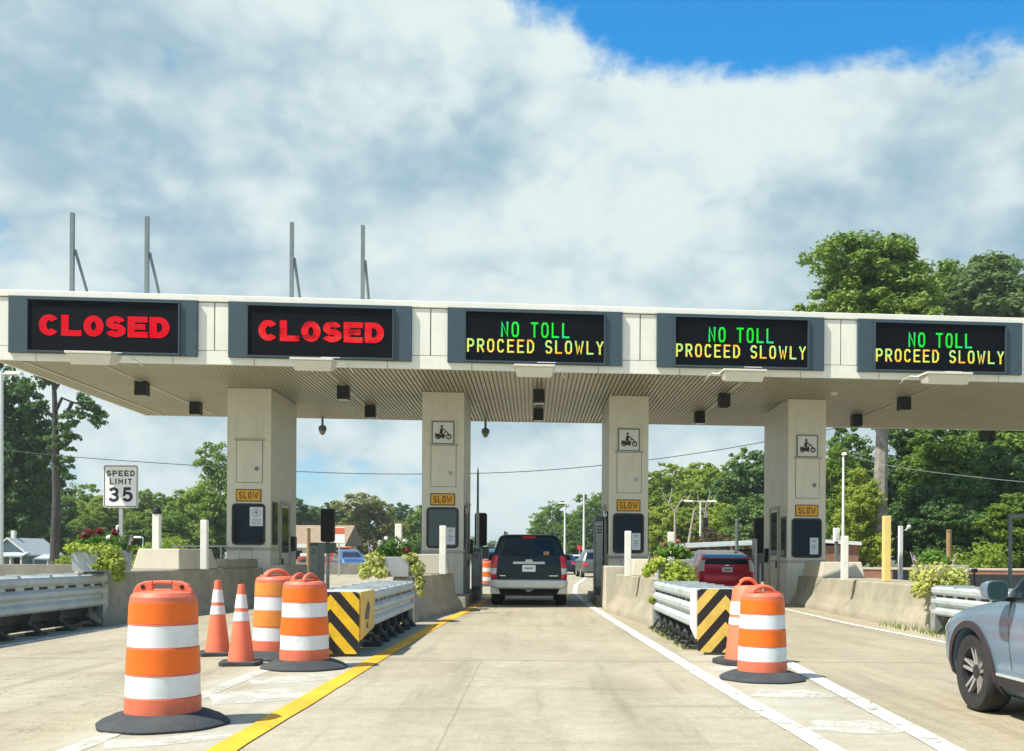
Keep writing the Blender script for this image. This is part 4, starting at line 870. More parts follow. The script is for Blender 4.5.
# planter A
planter('grey planter with pale vines behind the yellow and black chevron guardrail', -2.72, -2.27, 18.35, 18.9, .838, 1.21)
bs = Vector((-2.5, 18.6, 1.19))
plant('trailing_vine', 'pale lime vine spilling from both sides of the planter behind the chevron guardrail', 'plant', 'vine_pale', [spot(377, 559, 18.5, .2, .2, .12), spot(370, 568, 18.5, .2, .2, .13), spot(381, 572, 18.4, .15, .2, .1), spot(365, 573, 18.5, .1, .2, .1), spot(411, 557, 18.5, .13, .2, .09), spot(417, 568, 18.5, .13, .2, .13), spot(420, 582, 18.45, .08, .12, .14), spot(421, 592, 18.45, .05, .1, .07)], 90, .044, 21, bs)
plant('flower_clump', 'green plant with white blooms behind the chevron guardrail', 'plant', 'herb', [spot(393, 547, 18.6, .2, .2, .18), spot(404, 550, 18.6, .15, .2, .14), spot(384, 551, 18.6, .12, .2, .1)], 110, .042, 22, bs,
      [('white_bloom', 'petal', [spot(380, 543, 18.45, .04, .04, .06), spot(405, 541, 18.45, .05, .04, .05), spot(386, 538, 18.5, .03, .03, .04)], 22, .032), ('russet_leaves', 'burgundy', [spot(406, 550, 18.4, .08, .05, .07)], 30, .035)])
# planter B
planter('dark grey planter of lime vines and red flowers in front of the red hatchback', 2.20, 2.80, 17.35, 17.95, .838, 1.19)
bs = Vector((2.5, 17.6, 1.17))
plant('trailing_vine', 'bright lime vine covering the planter in front of the red hatchback', 'plant', 'vine', [spot(652, 567, 17.4, .12, .2, .09), spot(647, 572, 17.4, .07, .2, .07), spot(659, 561, 17.4, .12, .2, .06), spot(676, 568, 17.3, .2, .2, .13), spot(684, 573, 17.25, .2, .2, .14), spot(672, 577, 17.25, .18, .2, .12), spot(690, 580, 17.25, .1, .2, .1), spot(652, 600, 17.2, .04, .04, .05)], 120, .042, 31, bs)
plant('flower_clump', 'green plant dotted with red flowers in front of the red hatchback', 'plant', 'herb', [spot(672, 548, 17.6, .22, .2, .13), spot(683, 553, 17.6, .16, .2, .1), spot(662, 553, 17.6, .12, .2, .09)], 115, .042, 32, bs,
      [('red_bloom', 'petalpink', [spot(664, 544, 17.5, .06, .04, .05), spot(678, 541, 17.5, .04, .04, .03), spot(688, 549, 17.5, .03, .03, .03), spot(655, 557, 17.4, .03, .03, .03)], 16, .030)])
# planter E
planter('grey planter under a mound of lime vines behind the silver car', 6.66, 7.40, 16.95, 17.6, .758, 1.12)
bs = Vector((7.0, 17.3, 1.10))
plant('trailing_vine', 'wide mound of lime vine on the right planter', 'plant', 'vine_pale', [spot(923, 575, 17.0, .2, .3, .16), spot(938, 572, 17.0, .22, .3, .15), spot(954, 575, 17.0, .2, .3, .15), spot(930, 585, 16.85, .22, .2, .15), spot(948, 585, 16.85, .22, .2, .13), spot(919, 590, 16.85, .1, .2, .12), spot(960, 582, 16.9, .1, .2, .12)], 120, .044, 41, bs)
plant('flower_clump', 'dark green shrub rising behind the right lime vines', 'plant', 'herb', [spot(932, 558, 17.4, .2, .2, .15), spot(924, 562, 17.4, .14, .2, .1), spot(942, 562, 17.4, .13, .2, .1)], 110, .042, 42, bs)
def flag(label, px, py, D, lean):
    b = at(px, py + 9, D); th = thing('small_flag', label, 'flag', b, group='small flags stuck in the planters')
    tip = Vector((lean * .12, 0, .30)); MB().tube([(0, 0, -.1), tip], .006, 5).build('stick', M['boothtrim'], th)
    up = tip * .97; dn = tip * .45; sd = Vector((lean * -.03 + .05, .03, -.05))
    mb = MB(); n = 5
    for i in range(n):
        a = up.lerp(dn, i / n); b2 = up.lerp(dn, (i + 1) / n)
        mbx = MB().add([a, b2, b2 + sd, a + sd], [(0, 1, 2, 3)]); mbx.build('stripe', M['flagred'] if i % 2 == 0 else M['signwhite'], th, solid=.004)
    MB().add([up + Vector((0, -.004, 0)), up.lerp(dn, .55) + Vector((0, -.004, 0)), up.lerp(dn, .55) + sd * .5 + Vector((0, -.004, 0)), up + sd * .5 + Vector((0, -.004, 0))], [(0, 1, 2, 3)]).build('canton', M['flagblue'], th, solid=.003)
flag('small striped flag at the left side of the right planter', 917, 560, 17.1, -1.0)
flag('small striped flag at the right side of the right planter', 948, 562, 17.1, 1.2)
flag('small striped flag in the planter behind the chevron guardrail', 371, 548, 18.5, -.5)
flag('small striped flag in the planter in front of the red hatchback', 646, 560, 17.5, .5)
flag('small pale flag in the left planter', 124, 543, 17.3, 1.1)
rnd = random.Random(5)
mb = MB()
for _ in range(150):
    p = Vector((rnd.uniform(6.3, 6.9), rnd.uniform(15.4, 18.6), 0)); h = rnd.uniform(.05, .16); q = Vector((rnd.gauss(0, .05), rnd.gauss(0, .05), h)); s = Vector((.012, .005, 0))
    mb.add([p - s, p + s, p + q], [(0, 1, 2)])
o = rawbuild(mb, 'weeds', M['leaf_light'], None, (0, 0, 0)); tag(o, 'thin weeds at the foot of the right barrier', 'weeds', kind='stuff')
mb = MB()
for _ in range(120):
    p = Vector((rnd.uniform(1.98, 2.15), rnd.uniform(13.2, 17.4), 0)); h = rnd.uniform(.02, .08); q = Vector((rnd.gauss(0, .05), rnd.gauss(0, .05), h)); s = Vector((.012, .005, 0))
    mb.add([p - s, p + s, p + q], [(0, 1, 2)])
o = rawbuild(mb, 'weeds', M['leaf_light'], None, (0, 0, 0)); tag(o, 'sparse weeds along the right chevron guardrail', 'weeds', kind='stuff')

# ================================================================== VEHICLES
class Car:
    def __init__(s, lv): s.lv = lv        # z, half width, rear y, front y, rear corner r, front corner r
    def val(s, z):
        L = s.lv
        if z <= L[0][0]: return L[0][1:]
        for a, b in zip(L, L[1:]):
            if z <= b[0]:
                k = (z - a[0]) / (b[0] - a[0]); return [p + (q - p) * k for p, q in zip(a[1:], b[1:])]
        return L[-1][1:]
    def ring(s, z):
        hw, yr, yf, rr, rf = s.val(z); P = []
        arc = lambda cx, cy, r, a0, a1, n: [(cx + r * cos(radians(a0 + (a1 - a0) * i / n)), cy + r * sin(radians(a0 + (a1 - a0) * i / n)), z) for i in range(n + 1)]
        lin = lambda a, b, n: [(a[0] + (b[0] - a[0]) * i / n, a[1] + (b[1] - a[1]) * i / n, z) for i in range(1, n)]
        c = [arc(hw - rr, yr + rr, rr, -90, 0, 6), arc(hw - rf, yf - rf, rf, 0, 90, 6), arc(-hw + rf, yf - rf, rf, 90, 180, 6), arc(-hw + rr, yr + rr, rr, 180, 270, 6)]
        bow = lambda pts: pts
        for i in range(4):
            P += c[i]; P += lin(c[i][-1], c[(i + 1) % 4][0], 10 if i % 2 == 0 else 6)
        return P
    def body(s, m, parent, wheels=None, wr=.36, ww=.24):
        zs = []
        for a, b in zip(s.lv, s.lv[1:]):
            k = max(1, int((b[0] - a[0]) / .07)); zs += [a[0] + (b[0] - a[0]) * i / k for i in range(k)]
        zs.append(s.lv[-1][0])
        mb = MB().loft([s.ring(z) for z in zs], cap=True)
        o = mb.build('body', m, parent, smooth=True, sharp=32)
        if wheels:
            hw = s.val(.5)[0]; cut = MB()
            for y in wheels:
                for sx in (-1, 1):
                    r = wr * 1.13; pts = [(y + r * cos(2 * pi * j / 32), wr + r * sin(2 * pi * j / 32)) for j in range(32)]
                    cut.prism(pts, *sorted((sx * (hw - ww - .06), sx * (hw + .3))), 'x')
            co_ = cut.build('cutter', M['black'], parent); b = o.modifiers.new('b', 'BOOLEAN'); b.object = co_; b.operation = 'DIFFERENCE'; b.solver = 'EXACT'
            bpy.context.view_layer.update(); dg = bpy.context.evaluated_depsgraph_get(); me = bpy.data.meshes.new_from_object(o.evaluated_get(dg))
            o.modifiers.clear(); o.data = me; me.materials.clear(); me.materials.append(m)
            for pl in me.polygons: pl.material_index = 0
            me.set_sharp_from_angle(angle=radians(32)); bpy.data.objects.remove(co_)
        return o
    def yr(s, x, z):
        hw, y0, yf, rr, rf = s.val(z); e = abs(x) - (hw - rr)
        return y0 if e <= 0 else y0 + rr - sqrt(max(rr * rr - min(e, rr) ** 2, 0))
    def yf_(s, x, z):
        hw, y0, yf, rr, rf = s.val(z); e = abs(x) - (hw - rf)
        return yf if e <= 0 else yf - rf + sqrt(max(rf * rf - min(e, rf) ** 2, 0))
    def xs(s, y, z):
        hw, y0, yf, rr, rf = s.val(z)
        if y < y0 + rr: e = y0 + rr - y; return hw - rr + sqrt(max(rr * rr - min(e, rr) ** 2, 0))
        if y > yf - rf: e = y - (yf - rf); return hw - rf + sqrt(max(rf * rf - min(e, rf) ** 2, 0))
        return hw
    def patch(s, where, rows, name, m, parent, off=.006, n=10, depth=.012, sx=1):
        R = []
        k = 5; rr = []
        for a, b in zip(rows, rows[1:]): rr += [tuple(p + (q - p) * j / k for p, q in zip(a, b)) for j in range(k)]
        rr.append(rows[-1])
        out, inn = [], []
        for z, a, b in rr:
            for L, o in ((out, off), (inn, off - depth)):
                row = []
                for i in range(n + 1):
                    u = a + (b - a) * i / n
                    if where == 'rear': row.append((u, s.yr(u, z) - o, z))
                    elif where == 'front': row.append((u, s.yf_(u, z) + o, z))
                    else: row.append((sx * (s.xs(u, z) + o), u, z))
                L.append(row)
        mb = MB(); N = n + 1; K = len(out); V = [p for r_ in out for p in r_] + [p for r_ in inn for p in r_]; B = N * K
        fs = []
        for i in range(K - 1):
            for j in range(n):
                q = (i * N + j, i * N + j + 1, (i + 1) * N + j + 1, (i + 1) * N + j); fs += [q, tuple(B + t for t in q[::-1])]
        for i in range(K - 1):
            for j in (0, n): fs.append((i * N + j, (i + 1) * N + j, B + (i + 1) * N + j, B + i * N + j))
        for j in range(n):
            for i in (0, K - 1): fs.append((i * N + j, i * N + j + 1, B + i * N + j + 1, B + i * N + j))
        mb.add(V, fs); return mb.build(name, m, parent, smooth=True, sharp=50)
def wheel(parent, x, y, r, wd, sx, spokes=5, rim='rim', fancy=False):
    """wheel with its outer face at x, axis along X"""
    def rot(mb): mb.v = [(x - sx * (wd / 2) + sx * q[2], y + q[0], r + q[1]) for q in mb.v]; return mb
    h = wd / 2
    ty = rot(MB().lathe([(r * .66, -h), (r * .93, -h), (r * .985, -h * .8), (r, -h * .5), (r, h * .5), (r * .985, h * .8), (r * .93, h), (r * .78, h * 1.02), (r * .665, h * .94), (r * .64, h * .6), (r * .64, -h)], 44, cap=False)).build('wheel', M['tyre'], parent, smooth=True, sharp=40)
    rot(MB().lathe([(r * .665, h * .93), (r * .65, h * .96), (r * .61, h * .93), (r * .59, h * .5), (r * .58, -h * .2), (.05, -h * .25), (.001, -h * .25)], 40, cap=False)).build('rim', M['rimdark'] if fancy else M[rim], ty, smooth=True, sharp=40)
    sp = MB()
    for k in range(spokes):
        a = 2 * pi * k / spokes + .3
        if fancy:
            for d0, d1 in ((-.30, -.17), (.30, .17)):
                p0 = Vector((cos(a + d0), sin(a + d0), 0)) * r * .16; p1 = Vector((cos(a + d1), sin(a + d1), 0)) * r * .62
                sd = (p1 - p0).normalized().cross(Vector((0, 0, 1))) * r * .048
                sp.hexa([tuple(p0 - sd + Vector((0, 0, h * .2))), tuple(p1 - sd * .7 + Vector((0, 0, h * .55))), tuple(p1 + sd * .7 + Vector((0, 0, h * .55))), tuple(p0 + sd + Vector((0, 0, h * .2))),
                         tuple(p0 - sd + Vector((0, 0, h * .62))), tuple(p1 - sd * .7 + Vector((0, 0, h * .88))), tuple(p1 + sd * .7 + Vector((0, 0, h * .88))), tuple(p0 + sd + Vector((0, 0, h * .62)))])
        else:
            p0 = Vector((cos(a), sin(a), 0)) * r * .1; p1 = Vector((cos(a), sin(a), 0)) * r * .62; sd = (p1 - p0).normalized().cross(Vector((0, 0, 1))) * r * .1
            sp.hexa([tuple(p0 - sd), tuple(p1 - sd), tuple(p1 + sd), tuple(p0 + sd)] + [tuple(q + Vector((0, 0, h * .8))) for q in (p0 - sd, p1 - sd, p1 + sd, p0 + sd)])
    rot(sp).build('spokes', M['rim'], ty)
    rot(MB().lathe([(r * .19, h * .2), (r * .18, h * .68), (r * .12, h * .76), (.001, h * .77)], 20, cap=False)).build('hub_cap', M['rimdark'], ty, smooth=True)
    return ty
def plate_text(parent, y, z): return MB().box(-.1, .1, y - .003, y, z - .02, z + .022).build('plate_print', M['printgrey'], parent)

# ---- dark SUV in the lane ahead
suv = thing('suv', 'dark green SUV seen from behind, passing between the second and third booths', 'car', (-.10, 24.75, 0))
cr = Car([(.36, .80, .20, 4.6, .12, .3), (.46, .90, .04, 4.74, .14, .35), (.62, .945, .0, 4.78, .16, .4), (.80, .955, .0, 4.76, .16, .4), (.98, .95, .015, 4.70, .15, .35), (1.06, .94, .03, 4.55, .15, .35), (1.12, .925, .05, 3.75, .15, .2), (1.22, .905, .075, 3.50, .15, .2), (1.45, .835, .14, 3.05, .14, .2), (1.66, .765, .21, 2.65, .13, .2), (1.735, .725, .26, 2.5, .13, .2), (1.775, .66, .34, 2.35, .13, .2), (1.79, .5, .5, 2.1, .13, .2)])
cr.body(M['p_green'], suv, (.98, 3.77), .37, .25)
cr.patch('rear', [(1.25, -.66, .66), (1.30, -.665, .665), (1.60, -.585, .585), (1.655, -.555, .555)], 'rear_window', M['glass'], suv)
rw = suv.children[-1]
MB().tube([(.0, .035, 1.24), (-.25, .055, 1.30), (-.42, .075, 1.36)], .011, 6).build('wiper', M['black'], suv)
MB().box(.36, .50, .068, .0745, 1.27, 1.36).build('window_sticker', M['bpost'], rw)
cr.patch('rear', [(1.69, -.16, .16), (1.735, -.15, .15)], 'high_brake_light', M['redlens'], suv, off=.02, depth=.04)
gl = MB().hexa([(-.40, -.03, 1.045), (.40, -.03, 1.045), (.40, .05, 1.045), (-.40, .05, 1.045), (-.39, -.02, 1.105), (.39, -.02, 1.105), (.39, .06, 1.105), (-.39, .06, 1.105)]); gl.hexa([(-.1, -.05, 1.07), (.1, -.05, 1.07), (.1, .05, 1.07), (-.1, .05, 1.07), (-.08, -.04, 1.16), (.08, -.04, 1.16), (.08, .06, 1.16), (-.08, .06, 1.16)])
gl.build('garnish', M['p_bumper'], suv, bevel=.01)
lp = MB().box(-.165, .165, -.022, -.006, .855, 1.02).build('licence_plate', M['signwhite'], suv); plate_text(lp, -.0225, .94)
cr.patch('rear', [(.845, -.28, .28), (1.035, -.28, .28)], 'plate_recess', M['black'], suv, off=.004, depth=.008)
for sx in (-1, 1):
    q = lambda a, b: tuple(sorted((sx * a, sx * b)))
    for nm, m, rows, of in (('tail_light', 'redlens', [(.945, .795, .95), (1.10, .785, .945), (1.25, .755, .905)], .018), ('tail_light', 'clearlens', [(.795, .81, .952), (.94, .795, .95)], .016), ('tail_light', 'redlens', [(.68, .80, .945), (.79, .805, .95)], .017)):
        cr.patch('rear', [(z, *q(a, b)) for z, a, b in rows], nm, M[m], suv, off=of, depth=.04, n=8)
    MB().hexa([(sx * .70, .02, .30), (sx * .94, .02, .30), (sx * .96, .30, .30), (sx * .72, .30, .30), (sx * .84, -.03, .62), (sx * .97, .0, .62), (sx * .975, .40, .62), (sx * .84, .40, .62)]).build('fender_flare', M['p_bumper'], suv, bevel=.015)
    MB().tube([(sx * .62, .50, 1.76), (sx * .62, .58, 1.85), (sx * .60, 2.2, 1.86), (sx * .62, 2.3, 1.79)], .02, 6).build('roof_rail', M['galvdark'], suv)
    wheel(suv, sx * .95, .98, .37, .26, sx); wheel(suv, sx * .95, 3.77, .37, .26, sx)
    mm = MB().hexa([(sx * .93, 3.02, 1.13), (sx * 1.14, 3.0, 1.12), (sx * 1.14, 3.12, 1.12), (sx * .93, 3.14, 1.13), (sx * .93, 3.02, 1.30), (sx * 1.12, 3.0, 1.28), (sx * 1.12, 3.10, 1.28), (sx * .93, 3.14, 1.30)]).build('mirror', M['p_green'], suv, bevel=.03)
    cr.patch('side', [(1.22, .55, 1.3), (1.62, .60, 1.3)], 'quarter_window', M['glass'], suv, sx=sx); cr.patch('side', [(1.22, 1.4, 3.2), (1.62, 1.4, 2.6)], 'side_window', M['glass'], suv, sx=sx)
bm_ = []
for z, hw, y in ((.43, .86, -.03), (.47, .95, -.095), (.56, .965, -.115), (.635, .955, -.10), (.66, .93, -.05)):
    bm_.append([(-hw, .35, z), (-hw, y + .14, z), (-hw + .06, y + .04, z), (-hw + .16, y, z), (-.3, y - .02, z), (.3, y - .02, z), (hw - .16, y, z), (hw - .06, y + .04, z), (hw, y + .14, z), (hw, .35, z)])
MB().loft(bm_, cap=True).build('bumper', M['p_bumper'], suv, smooth=True, sharp=45)
ht = MB().box(-.06, .06, -.1, .2, .36, .43); ht.box(-.13, .13, -.02, .3, .40, .46); ht.build('tow_hitch', M['galvdark'], suv)
un_ = MB().box(-.75, .75, .25, 4.4, .25, .40); un_.box(-.5, .5, .2, .9, .33, .45); un_.tube([(-.8, .98, .37), (.8, .98, .37)], .06, 8); un_.build('underbody', M['blackrough'], suv)
for a, b in ((.50, .72), (-.72, -.58)):
    MB().box(a, b, -.008, -.0005, .745, .765).build('badge', M['chrome'], suv)
cr.patch('front', [(1.2, -.72, .72), (1.6, -.62, .62)], 'windshield', M['glass'], suv)

# ---- red hatchback
hb = thing('hatchback', 'red hatchback seen from behind, left of the fourth booth', 'car', (5.80, 29.8, 0))
cr = Car([(.20, .70, .2, 4.1, .2, .3), (.32, .82, .03, 4.35, .22, .4), (.55, .86, .0, 4.43, .24, .45), (.72, .865, .02, 4.38, .24, .5), (.86, .86, .09, 4.2, .22, .4), (.98, .845, .13, 3.7, .16, .3), (1.03, .83, .135, 3.5, .14, .3), (1.20, .745, .17, 3.0, .12, .3), (1.225, .74, .20, 2.95, .12, .3), (1.33, .69, .62, 2.65, .12, .3), (1.42, .64, 1.15, 2.35, .15, .3), (1.475, .56, 1.6, 2.0, .12, .12)])
cr.body(M['p_red'], hb, (.85, 3.5), .31, .21)
cr.patch('rear', [(1.03, -.66, .66), (1.175, -.62, .62)], 'lower_rear_window', M['glass'], hb)
cr.patch('rear', [(1.235, -.60, .60), (1.33, -.56, .56), (1.42, -.52, .52)], 'rear_window', M['glassgrey'], hb)
MB().hexa([(-.66, .10, 1.19), (.66, .10, 1.19), (.66, .26, 1.20), (-.66, .26, 1.20), (-.65, .11, 1.215), (.65, .11, 1.215), (.65, .27, 1.225), (-.65, .27, 1.225)]).build('spoiler', M['p_red'], hb, bevel=.006)
lp = MB().box(-.16, .16, .03, .095, .80, .945).build('licence_plate', M['signwhite'], hb); plate_text(lp, .0295, .87)
for sx in (-1, 1):
    q = lambda a, b: tuple(sorted((sx * a, sx * b)))
    cr.patch('rear', [(z, *q(a, b)) for z, a, b in ((.82, .68, .845), (1.0, .67, .83), (1.16, .645, .745))], 'tail_light', M['clearlens'], hb, off=.015, depth=.03, n=8)
    cr.patch('side', [(1.0, .9, 3.1), (1.36, 1.3, 2.5)], 'side_window', M['glass'], hb, sx=sx)
    wheel(hb, sx * .86, .85, .31, .2, sx, 6); wheel(hb, sx * .86, 3.5, .31, .2, sx, 6)
    MB().hexa([(sx * .84, 2.85, .98), (sx * 1.0, 2.84, .98), (sx * 1.0, 2.94, .98), (sx * .84, 2.97, .98), (sx * .84, 2.85, 1.12), (sx * .99, 2.84, 1.11), (sx * .99, 2.93, 1.11), (sx * .84, 2.97, 1.12)]).build('mirror', M['p_red'], hb, bevel=.02)
MB().box(-.06, .06, .1, .13, .985, 1.01).build('emblem', M['chrome'], hb)

# ---- silver crossover alongside on the right
sc = thing('crossover', 'silver blue crossover at the right edge with its left front wheel in view', 'car', (4.35, 4.83, 0), scale=.915)
cr = Car([(.21, .76, .3, 4.05, .2, .35), (.28, .85, .08, 4.33, .22, .42), (.42, .885, .0, 4.44, .24, .46), (.60, .90, .0, 4.46, .24, .48), (.70, .905, .01, 4.44, .24, .50), (.78, .905, .03, 4.36, .24, .52), (.85, .90, .05, 4.20, .24, .55), (.91, .89, .07, 3.95, .24, .55), (.955, .88, .09, 3.62, .24, .5), (.985, .87, .10, 3.32, .22, .4), (1.02, .878, .11, 3.16, .22, .35), (1.07, .87, .13, 3.08, .22, .3), (1.30, .815, .28, 2.78, .22, .28), (1.48, .745, .46, 2.42, .22, .26), (1.545, .68, .62, 2.2, .22, .26), (1.575, .52, .85, 1.95, .22, .3), (1.585, .40, 1.0, 1.8, .2, .25)])
cr.body(M['p_silver'], sc, (.82, 3.53), .345, .235)
cr.patch('front', [(1.05, -.74, .74), (1.48, -.56, .56)], 'windshield', M['glass'], sc)
for sx in (-1, 1):
    cr.patch('side', [(1.035, 1.62, 2.96), (1.09, 1.62, 2.95), (1.45, 1.68, 2.42)], 'front_side_window', M['glass'], sc, sx=sx)
    cr.patch('side', [(1.035, .62, 1.52), (1.45, .82, 1.58)], 'rear_side_window', M['glass'], sc, sx=sx)
    cr.patch('side', [(1.012, .5, 2.98), (1.03, .5, 2.93)], 'belt_trim', M['black'], sc, off=.009, sx=sx)
    cr.patch('side', [(.28, 1.25, 3.08), (.36, 1.25, 3.08)], 'sill_cladding', M['cladding'], sc, off=.016, depth=.03, sx=sx)
    cr.patch('side', [(.365, 1.25, 3.07), (.385, 1.25, 3.07)], 'sill_trim', M['p_bumper'], sc, off=.013, sx=sx)
    for y0 in (1.60, 2.78):
        cr.patch('side', [(.44, y0, y0 + .008), (1.0, y0 + (.02 if y0 < 2 else .05), y0 + (.028 if y0 < 2 else .058))], 'door_gap', M['black'], sc, off=.0015, n=1, sx=sx)
    cr.patch('side', [(.87, 1.72, 1.92), (.90, 1.72, 1.92)], 'door_handle', M['p_silver'], sc, off=.03, depth=.03, sx=sx)
    for wy in (.82, 3.53):
        n = 30; V = []; r0, r1 = .388, .448
        for j in range(n + 1):
            a = radians(-20 + 220 * j / n)
            for rr_ in (r0, r1):
                y, z = wy + rr_ * cos(a), .345 + rr_ * sin(a); V.append((sx * (cr.xs(y, max(z, .22)) + .014 - (.004 if rr_ == r1 else 0)), y, z))
        ar = MB().add(V, [(2 * j, 2 * j + 1, 2 * j + 3, 2 * j + 2) for j in range(n)]); ar.build('wheel_arch', M['cladding'], sc, solid=.016)
        wheel(sc, sx * .885, wy, .345, .225, sx, 5, fancy=True)
    mr = MB(); X = lambda v: sx * v
    EL = lambda y, k: [(X(1.045 + .088 * k * (abs(cos(q)) ** .6) * (1 if cos(q) > 0 else -1)), y, 1.085 + .080 * k * (abs(sin(q)) ** .6) * (1 if sin(q) > 0 else -1)) for q in [2 * pi * j / 24 for j in range(24)]]
    mr.loft([EL(2.70, .97), EL(2.73, 1.0), EL(2.80, .96), EL(2.86, .80), EL(2.89, .45)]); mh = mr.build('mirror', M['p_silver'], sc, smooth=True, sharp=50)
    MB().loft([EL(2.6985, .92), EL(2.6965, .90)]).build('mirror_glass', M['glassgrey'], mh)
    MB().hexa([(X(.80), 2.76, .985), (X(1.0), 2.76, 1.0), (X(1.0), 2.84, 1.0), (X(.80), 2.86, .985), (X(.80), 2.76, 1.03), (X(1.0), 2.76, 1.03), (X(1.0), 2.84, 1.03), (X(.80), 2.86, 1.03)]).build('mirror_arm', M['black'], mh)
    q = lambda a, b: tuple(sorted((sx * a, sx * b)))
    cr.patch('front', [(z, *q(a, b)) for z, a, b in ((.66, .45, .84), (.78, .42, .84))], 'headlight', M['clearlens'], sc, off=.012, depth=.03)
    cr.patch('rear', [(z, *q(a, b)) for z, a, b in ((.80, .6, .88), (.95, .6, .87))], 'tail_light', M['redlens'], sc, off=.012, depth=.03)
cr.patch('front', [(.30, -.6, .6), (.44, -.62, .62)], 'lower_grille', M['cladding'], sc, off=.012)
cr.patch('rear', [(1.06, -.66, .66), (1.42, -.52, .52)], 'rear_window', M['glass'], sc)
MB().box(-.72, .72, .4, 4.1, .18, .30).build('underbody', M['blackrough'], sc)

# ---- distant cars beyond the booths
def far_car(name, label, loc, paint, kind, rz=0):
    th = thing(name, label, 'car', loc, rz)
    if kind == 'sedan':
        cr = Car([(.22, .78, .15, 4.5, .2, .3), (.35, .88, .0, 4.65, .22, .4), (.62, .90, .0, 4.68, .22, .4), (.85, .89, .04, 4.4, .22, .4), (.95, .87, .10, 3.6, .2, .3), (1.0, .84, .55, 3.35, .2, .3), (1.36, .64, 1.35, 2.3, .2, .3), (1.43, .5, 1.7, 2.0, .12, .12)])
        rows, ws, h = [(1.02, -.66, .66), (1.33, -.54, .54)], (.95, 3.75), .32; sd = [(1.0, .9, 3.1), (1.34, 1.4, 2.3)]
    else:
        cr = Car([(.26, .78, .15, 4.3, .2, .3), (.40, .90, .0, 4.5, .2, .4), (.75, .92, .0, 4.5, .2, .4), (1.0, .9, .04, 4.2, .2, .3), (1.06, .88, .08, 3.4, .2, .3), (1.5, .72, .30, 2.6, .2, .3), (1.64, .64, .5, 2.3, .2, .3), (1.69, .45, .8, 2.0, .15, .15)])
        rows, ws, h = [(1.10, -.66, .66), (1.5, -.56, .56)], (.9, 3.55), .35; sd = [(1.08, .5, 3.1), (1.52, .7, 2.4)]
    cr.body(paint, th, ws, h, .22)
    cr.patch('rear', rows, 'rear_window', M['glass'], th); cr.patch('front', [(rows[0][0] + .05, -.64, .64), (rows[1][0], -.5, .5)], 'windshield', M['glass'], th)
    lp = MB().box(-.16, .16, -.02, .0, .62, .76).build('licence_plate', M['signwhite'], th)
    for sx in (-1, 1):
        q = lambda a, b: tuple(sorted((sx * a, sx * b)))
        cr.patch('rear', [(.72, *q(.55, .87)), (.88, *q(.55, .86))], 'tail_light', M['redlens'], th, off=.015, depth=.03)
        cr.patch('side', sd, 'side_window', M['glass'], th, sx=sx)
        for y in ws: wheel(th, sx * .9, y, h, .21, sx)
    return th
far_car('sedan', 'dark navy sedan just right of the dark SUV, beyond the booths', (2.15, 70, 0), M['p_navy'], 'sedan', -.05)
far_car('sedan', 'white sedan farther ahead between the navy sedan and the grey SUV', (3.55, 82, 0), M['p_white'], 'sedan', -.06)
far_car('suv', 'grey SUV beyond the third booth', (3.85, 60, 0), M['p_grey'], 'suv', .06)
far_car('sedan', 'blue car just left of the dark SUV, beyond the booths', (-2.55, 60, 0), M['p_blue'], 'suv', .03)
far_car('suv', 'blue car behind the traffic light and the concrete median', (-13.6, 72, 0), M['p_blue'], 'suv', pi + .35)

# ================================================================== LANE EQUIPMENT
def signal(label, px, y0, y1, D, wpx, parent_pole=True, lens=True):
    p = at(px, y0, D); q = at(px, y1, D); hw = wpx * D / F / 2; h = p.z - q.z
    th = thing('lane_signal', label, 'traffic signal', (p.x, D, 0), group='black lane signals behind the booths')
    MB().prism(rrect(-hw, hw, q.z, p.z, hw * .35), -.14, .14).build('signal_housing', M['blackrough'], th, bevel=.02)
    MB().tube([(0, 0, 0), (0, 0, q.z + .01)], .06, 10).build('pole', M['galv'], th)
    for k in (.27, .73):
        lz = MB().lathe([(hw * .62, 0), (hw * .66, .16), (hw * .60, .16), (hw * .55, .02), (.001, .0)], 18, cap=False); lz.v = [(x, .14 + z, q.z + h * k + y) for x, y, z in lz.v]; lz.build('lens_hood', M['black'], th, smooth=True)
    MB().box(-.2, .25, -.1, .12, q.z - .35, q.z - .02).build('control_box', M['galvdark'], th, bevel=.01)
signal('black lane signal on a grey pole between the first and second booths', 328, 509, 542, 31, 13)
signal('black lane signal right of the second booth beside the thin mast', 481, 513, 546, 31.0, 12)
signal('black lane signal at the left edge of the fourth booth', 759.5, 518, 553, 31.6, 11)
p = at(478, 467, 30.2)
th = thing('mast', 'thin grey mast rising right of the second booth', 'pole', (p.x, 30.2, 0))
MB().tube([(0, 0, .25), (0, 0, 2.6)], .045, 8).build('lower_tube', M['galv'], th); MB().tube([(0, 0, 2.6), (0, 0, p.z - .2), (0, 0, p.z)], [.035, .03, .008], 8).build('upper_tube', M['galvdark'], th)
def cabinet(label, x0, x1, y0, y1, z1, z0=.2):
    xc, yc = (x0 + x1) / 2, (y0 + y1) / 2; th = thing('lane_cabinet', label, 'cabinet', (xc, yc, z0), group='grey steel cabinets beside the booths'); hx, hy, h = (x1 - x0) / 2, (y1 - y0) / 2, z1 - z0
    MB().box(-hx, hx, -hy, hy, .003, h).build('cabinet_body', M['galvdark'], th, bevel=.015)
    MB().box(-hx * .86, hx * .86, -hy - .012, -hy - .001, h * .1, h * .93).build('cabinet_door', M['galv'], th, bevel=.006)
    mb = MB()
    for k in range(3): mb.box(-hx * .6, hx * .6, -hy - .016, -hy - .0125, h * (.78 + .04 * k), h * (.795 + .04 * k))
    mb.build('vent', M['black'], th)
